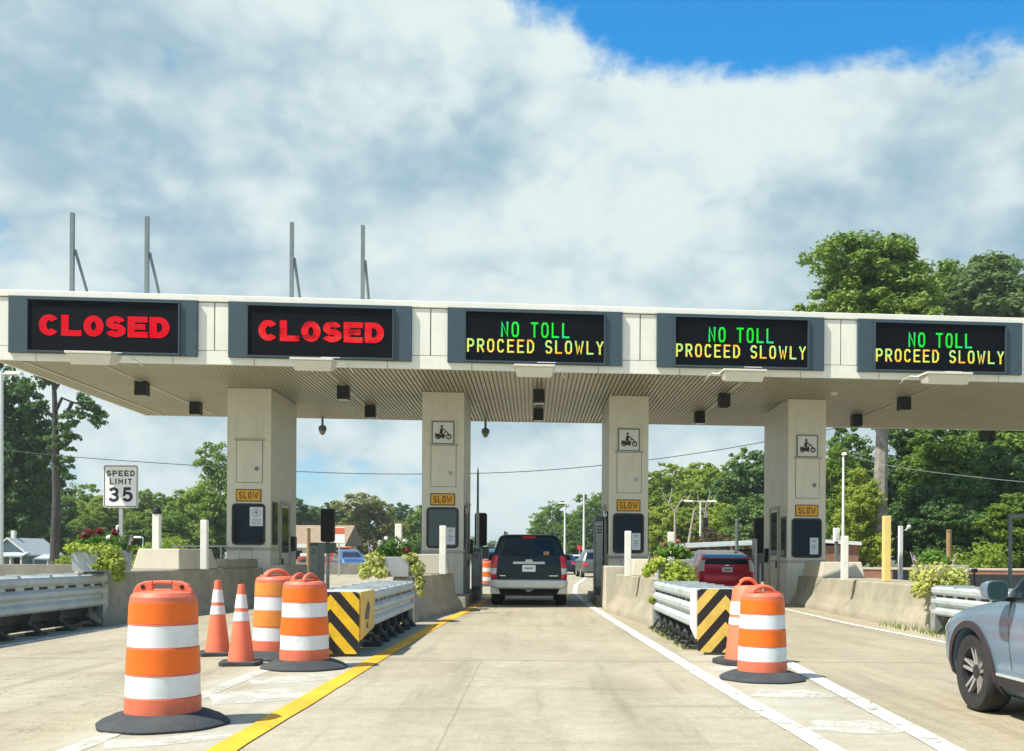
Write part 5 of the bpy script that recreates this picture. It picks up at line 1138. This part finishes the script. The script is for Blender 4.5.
cabinet('low grey steel cabinet right of the second booth', -1.76, -1.50, 28.6, 29.5, 1.45, .26)
cabinet('tall narrow grey steel cabinet left of the third booth', 1.70, 1.93, 27.4, 28.2, 2.35)
cabinet('grey steel cabinet right of the first booth', -6.36, -6.12, 28.5, 29.4, 1.6)
def pipe_post(label, px, y0, D, r, m='galvdark', yb=None, name='steel_post'):
    p = at(px, y0, D); th = thing(name, label, 'post', (p.x, D, 0))
    MB().tube([(0, 0, 0), (0, 0, p.z)], r, 10).build('shaft', M[m], th)
    MB().lathe([(r * 1.2, 0), (r * 1.2, .03), (.01, .05)], 12, (0, 0, p.z)).build('cap', M[m], th)
    MB().box(-r * 2, r * 2, -r * 2, r * 2, .0, .03).build('foot', M[m], th)
pipe_post('grey steel post behind the red hatchback', 737, 521, 34, .055)
pipe_post('thick grey steel post between the red hatchback and the fourth booth', 754.5, 540, 31.0, .075, 'galv')
pipe_post('brown post right of the first booth', 308.5, 529, 40, .075, 'bpost')
pipe_post('brown wooden post beyond the right planter', 949, 531, 36, .09, 'bpost', name='wooden_post')
mb = MB(); x0, x1 = at(172, 545, 25.2).x, at(227, 545, 25.2).x
th = thing('pipe_railing', 'thin pipe railing left of the first booth', 'railing', (x0, 25.2, 0))
MB().tube([(0, 0, .9), (0, 0, 1.45), (x1 - x0, 0, 1.45)], .022, 8).build('top_pipe', M['galv'], th); MB().tube([(x1 - x0 - .15, 0, 1.43), (x1 - x0 - .15, 0, .9)], .02, 8).build('leg', M['galv'], th)
# low wall carrying the railing
def wall(name, label, px0, px1, D0_, D1_, z1, m, thick=.3, cap=None, cat='wall', z0=0.0):
    a, b = at(px0, 560, D0_), at(px1, 560, D1_); a.z = b.z = 0; L = (b - a).length
    th = thing(name, label, cat, a, atan2(b.y - a.y, b.x - a.x))
    MB().box(0, L, 0, thick, z0, z1).build('wall_body', M[m], th, bevel=.01)
    if cap: MB().box(-.02, L + .02, -.04, thick + .04, z1 + .002, z1 + .10).build('coping', M[cap], th, bevel=.008)
    return th
wall('low_wall', 'low grey concrete wall at the far left behind the guardrail', -60, 142, 27, 27, .95, 'concrete_dark', cap=None)
wall('low_wall', 'low dark concrete wall under the pipe railing left of the first booth', 140, 236, 25.9, 25.9, .90, 'concrete_dark')
wall('median_barrier', 'dark concrete median beyond the booths between the first and second booths', 292, 366, 66, 66, .78, 'concrete_dark', .5)
wall('brick_wall', 'low brick wall with a pale coping along the right side', 828, 1100, 47, 44, .72, 'brick', .35, 'concrete_pale', z0=-.3)
wall('screen_fence', 'black fabric fence in front of the brick wall at the right', 954, 1080, 38, 36, .66, 'fabric', .05, None, 'fence', z0=0)
wall('screen_fence', 'short black fabric fence left of the right planter', 893, 920, 38, 38, .80, 'fabric', .05, None, 'fence')

# ================================================================== SIGNS AND POLES
p = at(121, 465, 24.5); wS, hS = 35 * .0245, 42.5 * .0245
th = thing('speed_limit_sign', 'white SPEED LIMIT 35 sign on a steel post behind the left planter', 'sign', (p.x, 24.5, 0))
zt = p.z; zb = zt - hS
MB().prism(rrect(-wS / 2, wS / 2, zb, zt, .06), -.01, .0).build('sign_panel', M['signwhite'], th)
pn = th.children[-1]
bd = MB(); ring_prism(bd, rrect(-wS / 2 + .02, wS / 2 - .02, zb + .02, zt - .02, .05), rrect(-wS / 2 + .037, wS / 2 - .037, zb + .037, zt - .037, .04), -.014, -.0102); bd.build('border', M['inkblue'], pn)
lt = letters('SPEED', -.345, zt - .275, .345, zt - .135, .030, -.0105, .003, gap=.3, G=GR); lt2 = letters('LIMIT', -.27, zt - .475, .27, zt - .335, .030, -.0105, .003, gap=.42)
l3 = letters('35', -.30, zt - .905, .30, zt - .545, .072, -.0105, .003, gap=.28, G=GR)
for l_ in (lt, lt2, l3): l_.build('lettering', M['inkblue'], pn)
MB().box(-.045, .045, .002, .05, 0, zt - .1).build('post', M['galv'], th)
def lamp_pole(label, px, ytop, D, r, heads, m='galv', name='lamp_pole', zb=0):
    p = at(px, ytop, D); th = thing(name, label, 'lamp post', (p.x, D, zb)); h = p.z - zb
    MB().tube([(0, 0, 0), (0, 0, h * .5), (0, 0, h)], [r * 1.15, r, r * .7], 10).build('pole', M[m], th)
    for dx_, dy_, lx in heads:
        MB().tube([(0, 0, h - .05), (dx_ * .6, dy_, h), (dx_, dy_, h)], r * .4, 6).build('arm', M[m], th)
        MB().hexa([(dx_ - lx, dy_ - .15, h - .06), (dx_ + lx, dy_ - .15, h - .06), (dx_ + lx, dy_ + .15, h - .06), (dx_ - lx, dy_ + .15, h - .06), (dx_ - lx * .8, dy_ - .1, h + .05), (dx_ + lx * .8, dy_ - .1, h + .05), (dx_ + lx * .8, dy_ + .1, h + .05), (dx_ - lx * .8, dy_ + .1, h + .05)]).build('lamp_head', M['fixture'], th, bevel=.02)
    MB().box(-r * 2, r * 2, -r * 2, r * 2, 0.0, .04).build('base_plate', M['galvdark'], th)
    return th
lamp_pole('pale lamp pole at the far left edge with two flat lamp heads', 1.5, 373, 36, .085, [(.45, 0, .32), (-.5, 0, .32)], 'signpale')
lamp_pole('thin white pole with a camera head just right of the fourth booth', 843.5, 454, 38, .05, [(.0, -.1, .07)], 'signwhite', 'camera_pole')
lamp_pole('thin pale lamp pole beyond the booths, left one above the navy sedan', 565, 503, 95, .10, [(-.25, 0, .5)], 'signpale')
lamp_pole('thin pale pole beyond the booths, right one above the grey SUV', 584, 494, 80, .09, [], 'signpale', 'plain_pole')
lamp_pole('lamp pole with cross arms in front of the trees above the red hatchback', 700.5, 501, 75, .08, [(.9, 0, .35), (-.9, 0, .35)], 'signpale')
lamp_pole('short lamp post with a drooping lamp among the far left trees', 34, 537, 95, .06, [(-.3, 0, .3)], 'signwhite')
lamp_pole('small pale lamp post behind the left concrete block', 143, 537, 60, .05, [(-.3, 0, .25)], 'signpale')
b = at(689, 545, 78); th = thing('utility_pole', 'leaning bare wooden pole in front of the trees above the red hatchback', 'pole', (b.x - .4, 78, 0))
MB().tube([(0, 0, 0), (.8, 0, 5.0)], [.13, .09], 8).build('pole', M['deadwood'], th)
MB().tube([(.62, 0, 4.4), (1.0, 0, 4.4)], .03, 6).build('bracket', M['galvdark'], th)
p = at(705.5, 515, 76); th = thing('traffic_light', 'dark hanging traffic light beside the cross arm lamp pole', 'traffic signal', (p.x, 76, 0))
MB().tube([(0.12, 0, 0), (.12, 0, p.z + .3)], .05, 8).build('pole', M['galv'], th); MB().box(-.2, .2, -.15, .15, p.z - 1.9, p.z - .2).build('signal_housing', M['black'], th, bevel=.03)
for k in range(3): lz = MB().lathe([(.12, 0), (.14, -.1), (.10, -.1), (.001, -.02)], 14, cap=False); lz.v = [(x, -.15 + z, p.z - .5 - .55 * k + y) for x, y, z in lz.v]; lz.build('lens_hood', M['blackrough'], th)
p = at(900.6, 526, 34); th = thing('camera_post', 'white post with a curved camera arm right of the yellow post', 'camera', (p.x, 34, 0))
MB().box(-.065, .065, -.065, .065, .3, p.z).build('post', M['signwhite'], th, bevel=.01); MB().box(-.08, .08, -.08, .08, 0, .3).build('base', M['black'], th)
MB().tube([(.065, 0, p.z - .15), (.18, 0, p.z - .14), (.26, 0, p.z - .05)], .02, 6).build('arm', M['signwhite'], th); MB().lathe([(.04, -.07), (.075, -.02), (.07, .04), (.02, .07)], 12, (.29, 0, p.z - .03)).build('dome', M['signwhite'], th, smooth=True)
for px, y0, D, l, hw_, hh in ((836.5, 528, 37, 'white box on a short post right of the fourth booth', .10, .5),):
    p = at(px, y0, D); th = thing('meter_box', l, 'equipment box', (p.x, D, 0)); MB().box(-hw_, hw_, -.1, .1, p.z - hh, p.z).build('box_body', M['signwhite'], th, bevel=.015); MB().box(-.05, .05, -.05, .05, 0, p.z - hh - .001).build('post', M['galvdark'], th); MB().box(-hw_ * .6, hw_ * .6, -.112, -.101, p.z - hh * .8, p.z - hh * .3).build('door', M['signpale'], th)
p0, p1 = at(1010.5, 516, 29), at(1062, 516, 29)
th = thing('goalpost_stand', 'grey steel goalpost frame at the right edge', 'frame', (p0.x, 29, 0)); W_ = p1.x - p0.x
for x in (0, W_): MB().box(x - .04, x + .04, -.04, .04, 0, p0.z - .06).build('upright', M['galvdark'], th)
MB().box(-.06, W_ + .06, -.05, .05, p0.z - .058, p0.z + .06).build('crossbar', M['galvdark'], th, bevel=.008)
for dx_ in (0, .22):
    p = at(965.5 + dx_ * 40, 568.5, 30); o_ = thing('small_floodlight', 'small black floodlight pair beside the right lime vines', 'floodlight', (p.x, 30, 0), group='small floodlights behind the right planter')
    MB().box(-.07, .07, -.08, .06, p.z - .12, p.z).build('lamp_housing', M['black'], o_, bevel=.015); MB().box(-.02, .02, -.02, .02, 0, p.z - .121).build('stem', M['black'], o_)
p = at(339, 527, 60); th = thing('roadside_sign', 'white and red roadside sign behind the lane signal at the left', 'sign', (p.x, 60, 0))
MB().box(-.27, .35, -.03, 0, p.z - .95, p.z).build('sign_panel', M['signwhite'], th); MB().box(-.27, .35, -.036, -.0305, p.z - .42, p.z - .05).build('red_field', M['coral'], th); MB().box(-.04, .04, .002, .06, 0, p.z - .1).build('post', M['galv'], th)
p = at(579.5, 543, 88); th = thing('stop_sign', 'small red octagonal sign among the cars beyond the booths', 'sign', (p.x, 88, 0)); zc = p.z - .4
MB().prism([(  .24 * cos(pi / 8 + pi / 4 * j), zc + .24 * sin(pi / 8 + pi / 4 * j)) for j in range(8)], -.02, 0).build('sign_panel', M['stopred'], th); MB().box(-.04, .04, .002, .06, 0, zc).build('post', M['galv'], th)

# wires
def wire(label, pts, r, m):
    P = [Vector(p) for p in pts]; Q = []
    for i in range(len(P) - 1):
        p0, p1, p2, p3 = P[max(i - 1, 0)], P[i], P[i + 1], P[min(i + 2, len(P) - 1)]
        for k in range(10):
            t_ = k / 10; Q.append(.5 * ((2 * p1) + (p2 - p0) * t_ + (2 * p0 - 5 * p1 + 4 * p2 - p3) * t_ ** 2 + (3 * p1 - p0 - 3 * p2 + p3) * t_ ** 3))
    Q.append(P[-1]); o = MB().tube(Q, r, 5).build('overhead_wire', m); tag(o, label, 'wire')
wire('dark overhead wire sagging across the sky behind all the booths', [at(-80, 444, 62), at(0, 450, 62), at(100, 459, 62), at(300, 471.5, 62), at(420, 474, 62), at(533, 471, 62), at(648, 460, 62), at(764, 442, 62), at(900, 414, 62), at(1100, 365, 62)], .024, M['wire'])
wire('pale overhead wire crossing in front of the right trees', [at(850, 455, 55), at(902, 468, 55), at(1024, 482, 55), at(1120, 488, 55)], .016, M['wirepale'])

# ================================================================== BUILDINGS BEYOND
def shed(name, label, cx, cy, w_, dpt, zw, zr, mw, mr, over=.4, rz=0, chimney=False, win=()):
    th = thing(name, label, 'house' if 'house' in name else 'building', (cx, cy, 0), rz)
    wl = MB(); h = w_ / 2
    wl.prism([(-h, 0), (h, 0), (h, zw), (0, zr - .15), (-h, zw)], 0, dpt); wl.build('wall', M[mw], th)
    k = (zr - zw) / h; e = over
    rf = MB()
    for s in (-1, 1): rf.prism([(0, zr), (s * (h + e), zw - k * e), (s * (h + e), zw - k * e + .14), (0, zr + .14)], -e, dpt + e)
    r_ = rf.build('roof', M[mr], th)
    tr = MB()
    for s in (-1, 1): tr.prism([(0, zr - .02), (s * (h + e), zw - k * e - .02), (s * (h + e), zw - k * e + .15), (0, zr + .15)], -e - .06, -e - .004)
    tr.build('barge_board', M['trimwhite'], r_)
    if chimney: MB().box(-.45, -.1, 1.2, 1.7, zr - .5, zr + .9).build('chimney', M['trimwhite'], r_)
    for x0, x1, z0, z1 in win:
        f = MB().box(x0 - .1, x1 + .1, -.05, -.002, z0 - .1, z1 + .1).build('window', M['trimwhite'], th); MB().box(x0, x1, -.06, -.0505, z0, z1).build('pane', M['glass'], f)
    return th
p = at(9, 557, 70)
hs = shed('house', 'small blue grey gabled house at the far left under the dark trees', p.x, 70, 3.8, 7, 1.95, 3.45, 'bluehouse', 'bluegreyroof', chimney=True, win=((-1.2, -.5, .5, 1.5), (.5, 1.2, .5, 1.5)))
hs.scale = (.667,) * 3
pr = MB().hexa([(-1.9, -1.6, 1.55), (2.2, -1.6, 1.55), (2.2, -.05, 1.95), (-1.9, -.05, 1.95), (-1.9, -1.6, 1.68), (2.2, -1.6, 1.68), (2.2, -.05, 2.08), (-1.9, -.05, 2.08)]).build('porch_roof', M['bluegreyroof'], hs)
for x in (-1.7, -.4, .9, 2.0): MB().box(x - .07, x + .07, -1.5, -1.36, 0, 1.55).build('porch_post', M['trimwhite'], hs)
MB().hexa([(2.25, .2, 1.3), (4.1, .2, 1.3), (4.1, 3, 1.75), (2.25, 3, 1.75), (2.25, .2, 1.42), (4.1, .2, 1.42), (4.1, 3, 1.87), (2.25, 3, 1.87)]).build('side_porch_roof', M['bluegreyroof'], hs)
for x in (2.4, 3.9): MB().box(x - .06, x + .06, .3, .42, 0, 1.3).build('side_porch_post', M['trimwhite'], hs)
p = at(309, 560, 90)
b_ = thing('brown_building', 'low building with a tan roof beyond the first booth', 'building', (p.x, 90, 0))
MB().box(-6, 2.9, 0, 8, 0, 2.2).build('wall', M['trimwhite'], b_)
MB().prism([(-.8, 2.2), (8.8, 2.2), (4, 4.1)], -6.6, 3.4, 'x').build('roof', M['roofbrown'], b_)
MB().box(-6.6, 3.4, -.86, -.8, 1.95, 2.3).build('fascia_board', M['trimwhite'], b_)
for x in (-4.5, -1.5, 1.2): f = MB().box(x, x + 1, -.04, -.001, .8, 1.8).build('window', M['trimwhite'], b_); MB().box(x + .1, x + .9, -.05, -.041, .9, 1.7).build('pane', M['glass'], f)
# carport behind the red hatchback
a_ = at(683, 545, 52); th = thing('carport', 'long flat carport roof behind the red hatchback', 'carport', (a_.x, 52, 0))
MB().hexa([(0, 0, 1.72), (6.5, -2, 2.02), (6.5, 6, 2.02), (0, 6, 1.72), (0.1, 0, 1.98), (6.5, -2, 2.28), (6.5, 6, 2.28), (.1, 6, 1.98)]).build('roof', M['bluegreyroof'], th, bevel=.02)
for k in range(6): x = .3 + k * 1.15; MB().box(x - .07, x + .07, .3 + (k % 2) * 5, .44 + (k % 2) * 5, 0, 1.72).build('column', M['galv'], th)
MB().box(.2, 6.4, 5.6, 5.8, 0, 1.7).build('back_wall', M['concrete_dark'], th)
MB().box(.3, 6.3, 1.2, 5.2, 1.60, 1.70).build('shade_panel', M['blackrough'], th)  # black panel standing in for the shade beneath the roof
p = at(832, 560, 48); shed('brick_building', 'small brown building behind the fourth booth at the right', p.x, 49, 3.2, 5, 1.9, 2.0, 'brick', 'trimwhite', .1)
# orange machine and red car left
p = at(320, 560, 76); th = thing('construction_machine', 'orange construction machine beyond the concrete median at the left', 'machine', (p.x, 78, 0))
MB().box(-2.0, 1.4, -.8, .8, .45, 1.15).build('chassis', M['machinered'], th, bevel=.08); MB().box(.9, 2.1, -.7, .7, 1.15, 1.95).build('cab', M['machine'], th, bevel=.06); MB().box(1.0, 2.0, -.72, -.705, 1.4, 1.85).build('cab_window', M['glass'], th)
MB().tube([(-1.6, 0, 1.1), (-.4, 0, 1.75), (1.0, 0, 1.2)], .12, 8).build('boom', M['machine'], th); MB().box(-1.8, .4, -.82, .82, 1.16, 1.4).build('deck', M['white_flash'], th, bevel=.03)
for x in (-1.4, 1.1):
    w_ = MB().lathe([(.2, -.15), (.45, -.15), (.5, -.08), (.5, .08), (.45, .15), (.2, .15)], 24); w_.v = [(x + q[0], -.8 + q[2], .5 + q[1]) for q in w_.v]; w_.build('wheel', M['tyre'], th, smooth=True)

# ================================================================== TREES
def limb(mb, a, b, r0, r1, rnd, n=4, j=.04):
    a, b = Vector(a), Vector(b); L = (b - a).length; P = [a]
    for i in range(1, n): P.append(a.lerp(b, i / n) + Vector((rnd.gauss(0, j), rnd.gauss(0, j), rnd.gauss(0, j * .7))) * L)
    P.append(b); mb.tube(P, [r0 + (r1 - r0) * i / n for i in range(n + 1)], 7)
def make_tree(name, kind, Ht, seed, leaf, bark, n_leaf, size, width, base=.12):
    rnd = random.Random(seed); root = thing(name, None, 'tree'); tr = MB(); cr_ = MB()
    th_ = Ht * (.55 if kind != 'pine' else .95)
    limb(tr, (0, 0, 0), (rnd.gauss(0, .02) * Ht, rnd.gauss(0, .02) * Ht, th_), Ht * .022, Ht * .008, rnd, 6, .008)
    cl = []
    if kind == 'broad':
        nl = rnd.randint(15, 19)
        for i in range(nl):
            z = Ht * rnd.uniform(base + .12, .82); k = sqrt(max(0, 1 - ((z / Ht - .45) / .52) ** 2)); a = rnd.uniform(0, 2 * pi) ; r_ = width * k * rnd.uniform(.25, .75)
            cl.append((Vector((r_ * cos(a), r_ * sin(a), z)), width * rnd.uniform(.30, .5)))
        cl.append((Vector((rnd.gauss(0, .1) * width, rnd.gauss(0, .1) * width, Ht * .86)), width * .38))
        cl.append((Vector((0, 0, Ht * .55)), width * .6)); cl.append((Vector((0, 0, Ht * .3)), width * .6))
    elif kind == 'pine':
        nl = 24
        for i in range(nl):
            f = i / nl; z = Ht * (base + (1 - base) * (.02 + .90 * f)); r_ = width * (1 - .62 * f) * rnd.uniform(.15, .95); a = i * 2.4 + rnd.uniform(-.5, .5)
            cl.append((Vector((r_ * cos(a), r_ * sin(a), z)), width * rnd.uniform(.24, .40)))
        cl.append((Vector((0, 0, Ht * .94)), width * .28))
    for c, r_ in cl:
        s0 = Vector((0, 0, max(Ht * .1, min(c.z - r_ * .6 - .1 * Ht, th_ * .95)))); limb(tr, s0, c, Ht * .007, Ht * .002, rnd)
    # every lobe is made of many small sprays with gaps between them
    tot = sum(r_ ** 2 for _, r_ in cl)
    for c, r_ in cl:
        sprays = max(6, int(60 * r_ ** 2 / tot * len(cl) * .5)); nl_ = max(6, int(n_leaf * r_ ** 2 / tot / sprays))
        for _ in range(sprays):
            u = Vector((rnd.gauss(0, 1), rnd.gauss(0, 1), rnd.gauss(0, 1))).normalized() * rnd.uniform(.55, 1.12)
            q = c + Vector((u.x * r_, u.y * r_, u.z * r_ * (.62 if kind == 'pine' else .8))); k = r_ * rnd.uniform(.20, .42)
            leaves(cr_, q, (k, k, k * .6), nl_, size, rnd, 1.0, .1, zmin=Ht * base * .3)
    t_ = tr.build('trunk', M[bark], root, smooth=True); rawbuild(cr_, 'crown', M[leaf], root)
    root['h'] = Ht
    return root
V = {}
def variant(key, *a, **k): V[key] = [make_tree(*a, **k), False]
variant('b1', 'leafy_tree', 'broad', 12, 1, 'leaf_mid', 'bark', 17000, .21, 4.6, base=.02)
variant('b2', 'leafy_tree', 'broad', 12, 2, 'leaf_mid', 'bark', 17000, .21, 4.0, base=.02)
variant('b3', 'leafy_tree', 'broad', 12, 3, 'leaf_light', 'bark', 17000, .21, 4.8, base=.02)
variant('b4', 'leafy_tree', 'broad', 12, 4, 'leaf_dark', 'bark', 17000, .21, 4.4, base=.02)
variant('b5', 'leafy_tree', 'broad', 12, 5, 'leaf_olive', 'bark', 17000, .21, 4.9, base=.02)
variant('b6', 'leafy_tree', 'broad', 16, 6, 'leaf_dark', 'bark', 40000, .185, 5.2, base=.03)
variant('b7', 'leafy_tree', 'broad', 15, 8, 'leaf_mid', 'bark_grey', 40000, .18, 5.0, base=.03)
variant('b8', 'leafy_tree', 'broad', 14, 9, 'leaf_light', 'bark', 36000, .175, 4.6, base=.02)
variant('p1', 'pine_tree', 'pine', 20.5, 12, 'leaf_pine', 'bark_grey', 46000, .135, 5.4, base=.66)
variant('p2', 'pine_tree', 'pine', 23, 14, 'leaf_pale', 'bark_grey', 42000, .16, 5.8, base=.55)
variant('r1', 'round_shrub', 'broad', 4, 17, 'leaf_russet', 'bark', 2500, .12, 2.4, base=.02)
variant('s1', 'round_shrub', 'broad', 4, 19, 'leaf_light', 'bark', 3500, .13, 2.6, base=.0)
def tree(key, px, ytop, D, label, group=None, wid=1.0, name=None):
    a, b = un(px, ytop); X = a * D / F; Ht = H - b * D / F
    v = V[key]; o = v[0] if not v[1] else copy_tree(v[0]); v[1] = True
    h = [c for c in (v[0]['h'],)][0]; s = Ht / h
    rr = random.Random(int(px * 7 + D)); o.location = (X, D, -.03); o.scale = (s * wid, s * wid, s); o.rotation_euler = (0, 0, rr.uniform(0, 6.28))
    for kk in ('group',):
        if kk in o: del o[kk]
    tag(o, label, 'tree' if 'shrub' not in o.name else 'shrub', group)
    if name: o.name = name
    return o
gl_ = 'trees beyond the plaza at the left'
L1 = 'green leafy tree in the row behind the speed limit sign'
for k, px, y, D, wd in (('b2', 66, 492, 130, 1), ('b1', 84, 482, 140, .9), ('b3', 104, 492, 125, 1), ('b1', 122, 489, 135, 1), ('b2', 142, 486, 128, 1), ('b3', 160, 490, 140, 1), ('b1', 178, 487, 122, 1), ('b2', 196, 488, 130, 1), ('b3', 40, 500, 130, 1.1), ('b3', 88, 512, 110, 1.1), ('b2', 130, 515, 108, 1.2), ('b1', 170, 510, 105, 1.2)): tree(k, px, y, D, L1, gl_, wd)
tree('b1', 222, 440, 112, 'tall leafy tree just left of the first booth', None, .8)
tree('b6', 2, 352, 78, 'huge dark tree at the left edge under the canopy', None, .80)
tree('b6', 14, 400, 92, 'dark bushy tree behind the pine at the left edge', None, .9)
L2 = 'green tree on the skyline between the first and second booths'
for k, px, y, D, wd in (('b4', 296, 494, 150, 1), ('b2', 318, 503, 160, 1), ('b4', 336, 499, 165, 1), ('b4', 402, 500, 170, 1.1), ('b1', 418, 503, 165, 1), ('b4', 436, 515, 160, 1), ('b2', 455, 520, 165, 1)): tree(k, px, y, D, L2, 'trees between the first and second booths', wd)
tree('b5', 370, 492, 150, 'broad olive tree between the first and second booths', None, 1.35)
L3 = 'low distant tree left of the dark SUV'
for k, px, y, D in (('b1', 492, 540, 240), ('b2', 508, 541, 250), ('b4', 524, 536, 250), ('b1', 476, 536, 240)): tree(k, px, y, D, L3, 'low distant trees up the road')
L4 = 'green tree behind the lamp poles left of the third booth'
for k, px, y, D, wd in (('b2', 546, 508, 175, .9), ('b1', 562, 500, 170, 1), ('b1', 582, 492, 165, 1), ('b2', 600, 490, 168, 1), ('b4', 556, 524, 150, 1), ('b2', 578, 516, 145, 1.1), ('b4', 598, 512, 140, 1.1), ('b1', 540, 524, 165, 1)): tree(k, px, y, D, L4, 'trees left of the third booth', wd)
L5 = 'yellow green tree on the rise above the red hatchback'
for k, px, y, D, wd in (('b3', 655, 468, 115, 1), ('b3', 676, 460, 118, 1), ('b8', 700, 457, 120, 1), ('b3', 716, 462, 112, 1), ('b3', 668, 500, 100, 1.2), ('b8', 690, 505, 98, 1.2), ('b3', 725, 500, 96, 1.2), ('b1', 640, 490, 110, 1)): tree(k, px, y, D, L5, 'yellow green trees above the red hatchback', wd)
L6 = 'dark green tree left of the fourth booth'
for k, px, y, D, wd in (('b7', 744, 446, 108, .9), ('b4', 764, 442, 104, 1), ('b7', 782, 440, 106, 1), ('b4', 756, 490, 90, 1.1), ('b1', 738, 505, 92, 1)): tree(k, px, y, D, L6, 'dark green trees left of the fourth booth', wd)
tree('r1', 722, 527, 62, 'russet shrub above the carport roof', None, 1.3)
tree('p1', 879, 240, 62, 'tall pine rising above the canopy at the right with a bare grey trunk', None, 1.16)
tree('p2', 988, 253, 90, 'paler tall tree above the canopy at the right edge', None, 1.3)
L7 = 'dark leafy tree in the dense stand behind the right barrier'
for k, px, y, D, wd in (('b7', 850, 415, 74, .8), ('b6', 905, 400, 78, 1), ('b7', 942, 395, 72, 1), ('b6', 985, 395, 76, 1), ('b7', 1030, 390, 74, 1), ('b6', 960, 470, 62, 1.15), ('b6', 915, 480, 64, 1.1), ('b7', 1060, 400, 70, 1), ('b6', 1100, 400, 75, 1), ('b6', 1000, 440, 66, 1)): tree(k, px, y, D, L7, 'dense trees behind the right barrier', wd)
L8 = 'sunlit light green tree behind the camera pole right of the fourth booth'
for k, px, y, D, wd in (('b8', 836, 440, 66, .75), ('b8', 858, 462, 62, .8)): tree(k, px, y, D, L8, 'sunlit trees right of the fourth booth', wd)
tree('b8', 1018, 488, 56, 'sunlit light green tree at the right edge behind the steel frame', None, 1.4)
tree('s1', 978, 540, 50, 'low light green shrub behind the brick wall at the right', None, 1.2)
tree('s1', 74, 548, 62, 'light green bush beyond the left planter', None, 1.2)
tree('s1', 60, 553, 75, 'low light green bush by the pine trunk', None, 1.4)
tree('s1', 160, 535, 60, 'dark bush behind the white capped post', None, 1.6)
# the bare-trunked pine at the left
rnd = random.Random(77); D = 70; b = at(54.5, 560, D); b.z = -.03
pt = thing('pine_tree', 'bare trunked pine with a few dark needle clumps at the left edge', 'tree', b); tr = MB(); cw = MB()
rel = lambda px, py: at(px, py, D) - b
tr.tube([(0, 0, 0), rel(55, 540), rel(56.5, 500), rel(55.5, 450), rel(55, 410), rel(54, 385), rel(50, 350)], [.34, .31, .28, .24, .18, .15, .08], 10)
for br in ([(55, 412), (62, 398), (72, 402), (86, 406)], [(54, 418), (45, 409), (36, 407)], [(56, 450), (64, 447), (72, 440)], [(55, 470), (62, 462), (68, 461)], [(54, 385), (47, 380), (40, 378)], [(54, 390), (60, 382), (66, 376)], [(72, 402), (68, 412), (66, 418)]):
    tr.tube([rel(*q) for q in br], [.14, .11, .08, .04][:len(br)], 6)
for px, py, rx, rz_ in ((93, 407, 1.0, .55), (100, 414, .55, .6), (86, 400, .7, .45), (83, 416, .8, .35), (97, 420, .5, .3), (72, 437, .9, .5), (64, 445, .7, .5), (70, 424, .5, .35), (64, 432, .6, .45), (67, 459, .7, .35), (60, 466, .5, .3), (46, 378, .9, .45), (54, 372, .8, .5), (64, 377, .7, .4), (40, 384, .6, .35), (68, 414, .6, .3), (38, 406, .6, .4), (47, 440, .8, .5), (50, 360, 1.2, .8)):
    c = rel(px, py)
    for _ in range(7):
        u = Vector((rnd.gauss(0, .5) * rx, rnd.gauss(0, .5) * rx, rnd.gauss(0, .5) * rz_)); leaves(cw, c + u, (.34, .34, .2), 32, .13, rnd, .5, .1)
tr.build('trunk', M['bark_dark'], pt, smooth=True); rawbuild(cw, 'crown', M['leaf_dark'], pt)
# dead tree in front of the yellow green trees
D = 88; b = at(675, 560, D); b.z = -.03; dt = thing('dead_tree', 'pale dead tree with bare forked branches above the red hatchback', 'tree', b); tr = MB(); rel = lambda px, py: at(px, py, D) - b
tr.tube([(0, 0, 0), rel(675, 530), rel(675, 511)], [.14, .11, .09], 8)
for br in ([(675, 512), (669, 503), (664, 497), (661, 487)], [(675, 511), (681, 501), (686, 490)], [(681, 501), (688, 499), (691, 494)], [(669, 503), (672, 492), (672, 488)]): tr.tube([rel(*q) for q in br], [.08, .06, .045, .03][:len(br)], 6)
tr.build('trunk', M['deadwood'], dt)
D = 89; b = at(705, 560, D); b.z = -.03; dt = thing('dead_tree', 'faint grey dead tree behind the cross arm lamp pole', 'tree', b); tr = MB(); rel = lambda px, py: at(px, py, D) - b
tr.tube([(0, 0, 0), rel(704, 530), rel(706, 505)], [.11, .08, .06], 8)
for br in ([(706, 506), (710, 495), (709, 488)], [(706, 508), (714, 499), (718, 491)], [(705, 515), (699, 503), (697, 489)], [(704, 525), (696, 515), (692, 508)]): tr.tube([rel(*q) for q in br], [.055, .04, .025], 6)
tr.build('trunk', M['deadwood'], dt)
for k, v in list(V.items()):
    for o in [v[0]]:
        if not v[1]:
            for ch in list(o.children): bpy.data.objects.remove(ch)
            bpy.data.objects.remove(o)
for o in bpy.data.objects:
    if 'h' in o: del o['h']

# ================================================================== HAZE
hz = bpy.data.materials.new('haze_air'); hz.use_nodes = True; t = NT(hz.node_tree); t.n.clear()
pv = t.new('ShaderNodeVolumePrincipled'); pv.inputs['Color'].default_value = (0.86, 0.93, 0.97, 1); pv.inputs['Density'].default_value = 0.0004; pv.inputs['Anisotropy'].default_value = 0.25
t.l.new(pv.outputs[0], t.new('ShaderNodeOutputMaterial').inputs['Volume'])
o = MB().box(-1520, 1520, -320, 2520, -1.03, 34).build('haze', hz); tag(o, kind='stuff'); tag(o, 'thin pale haze in the air over the plaza', 'haze')
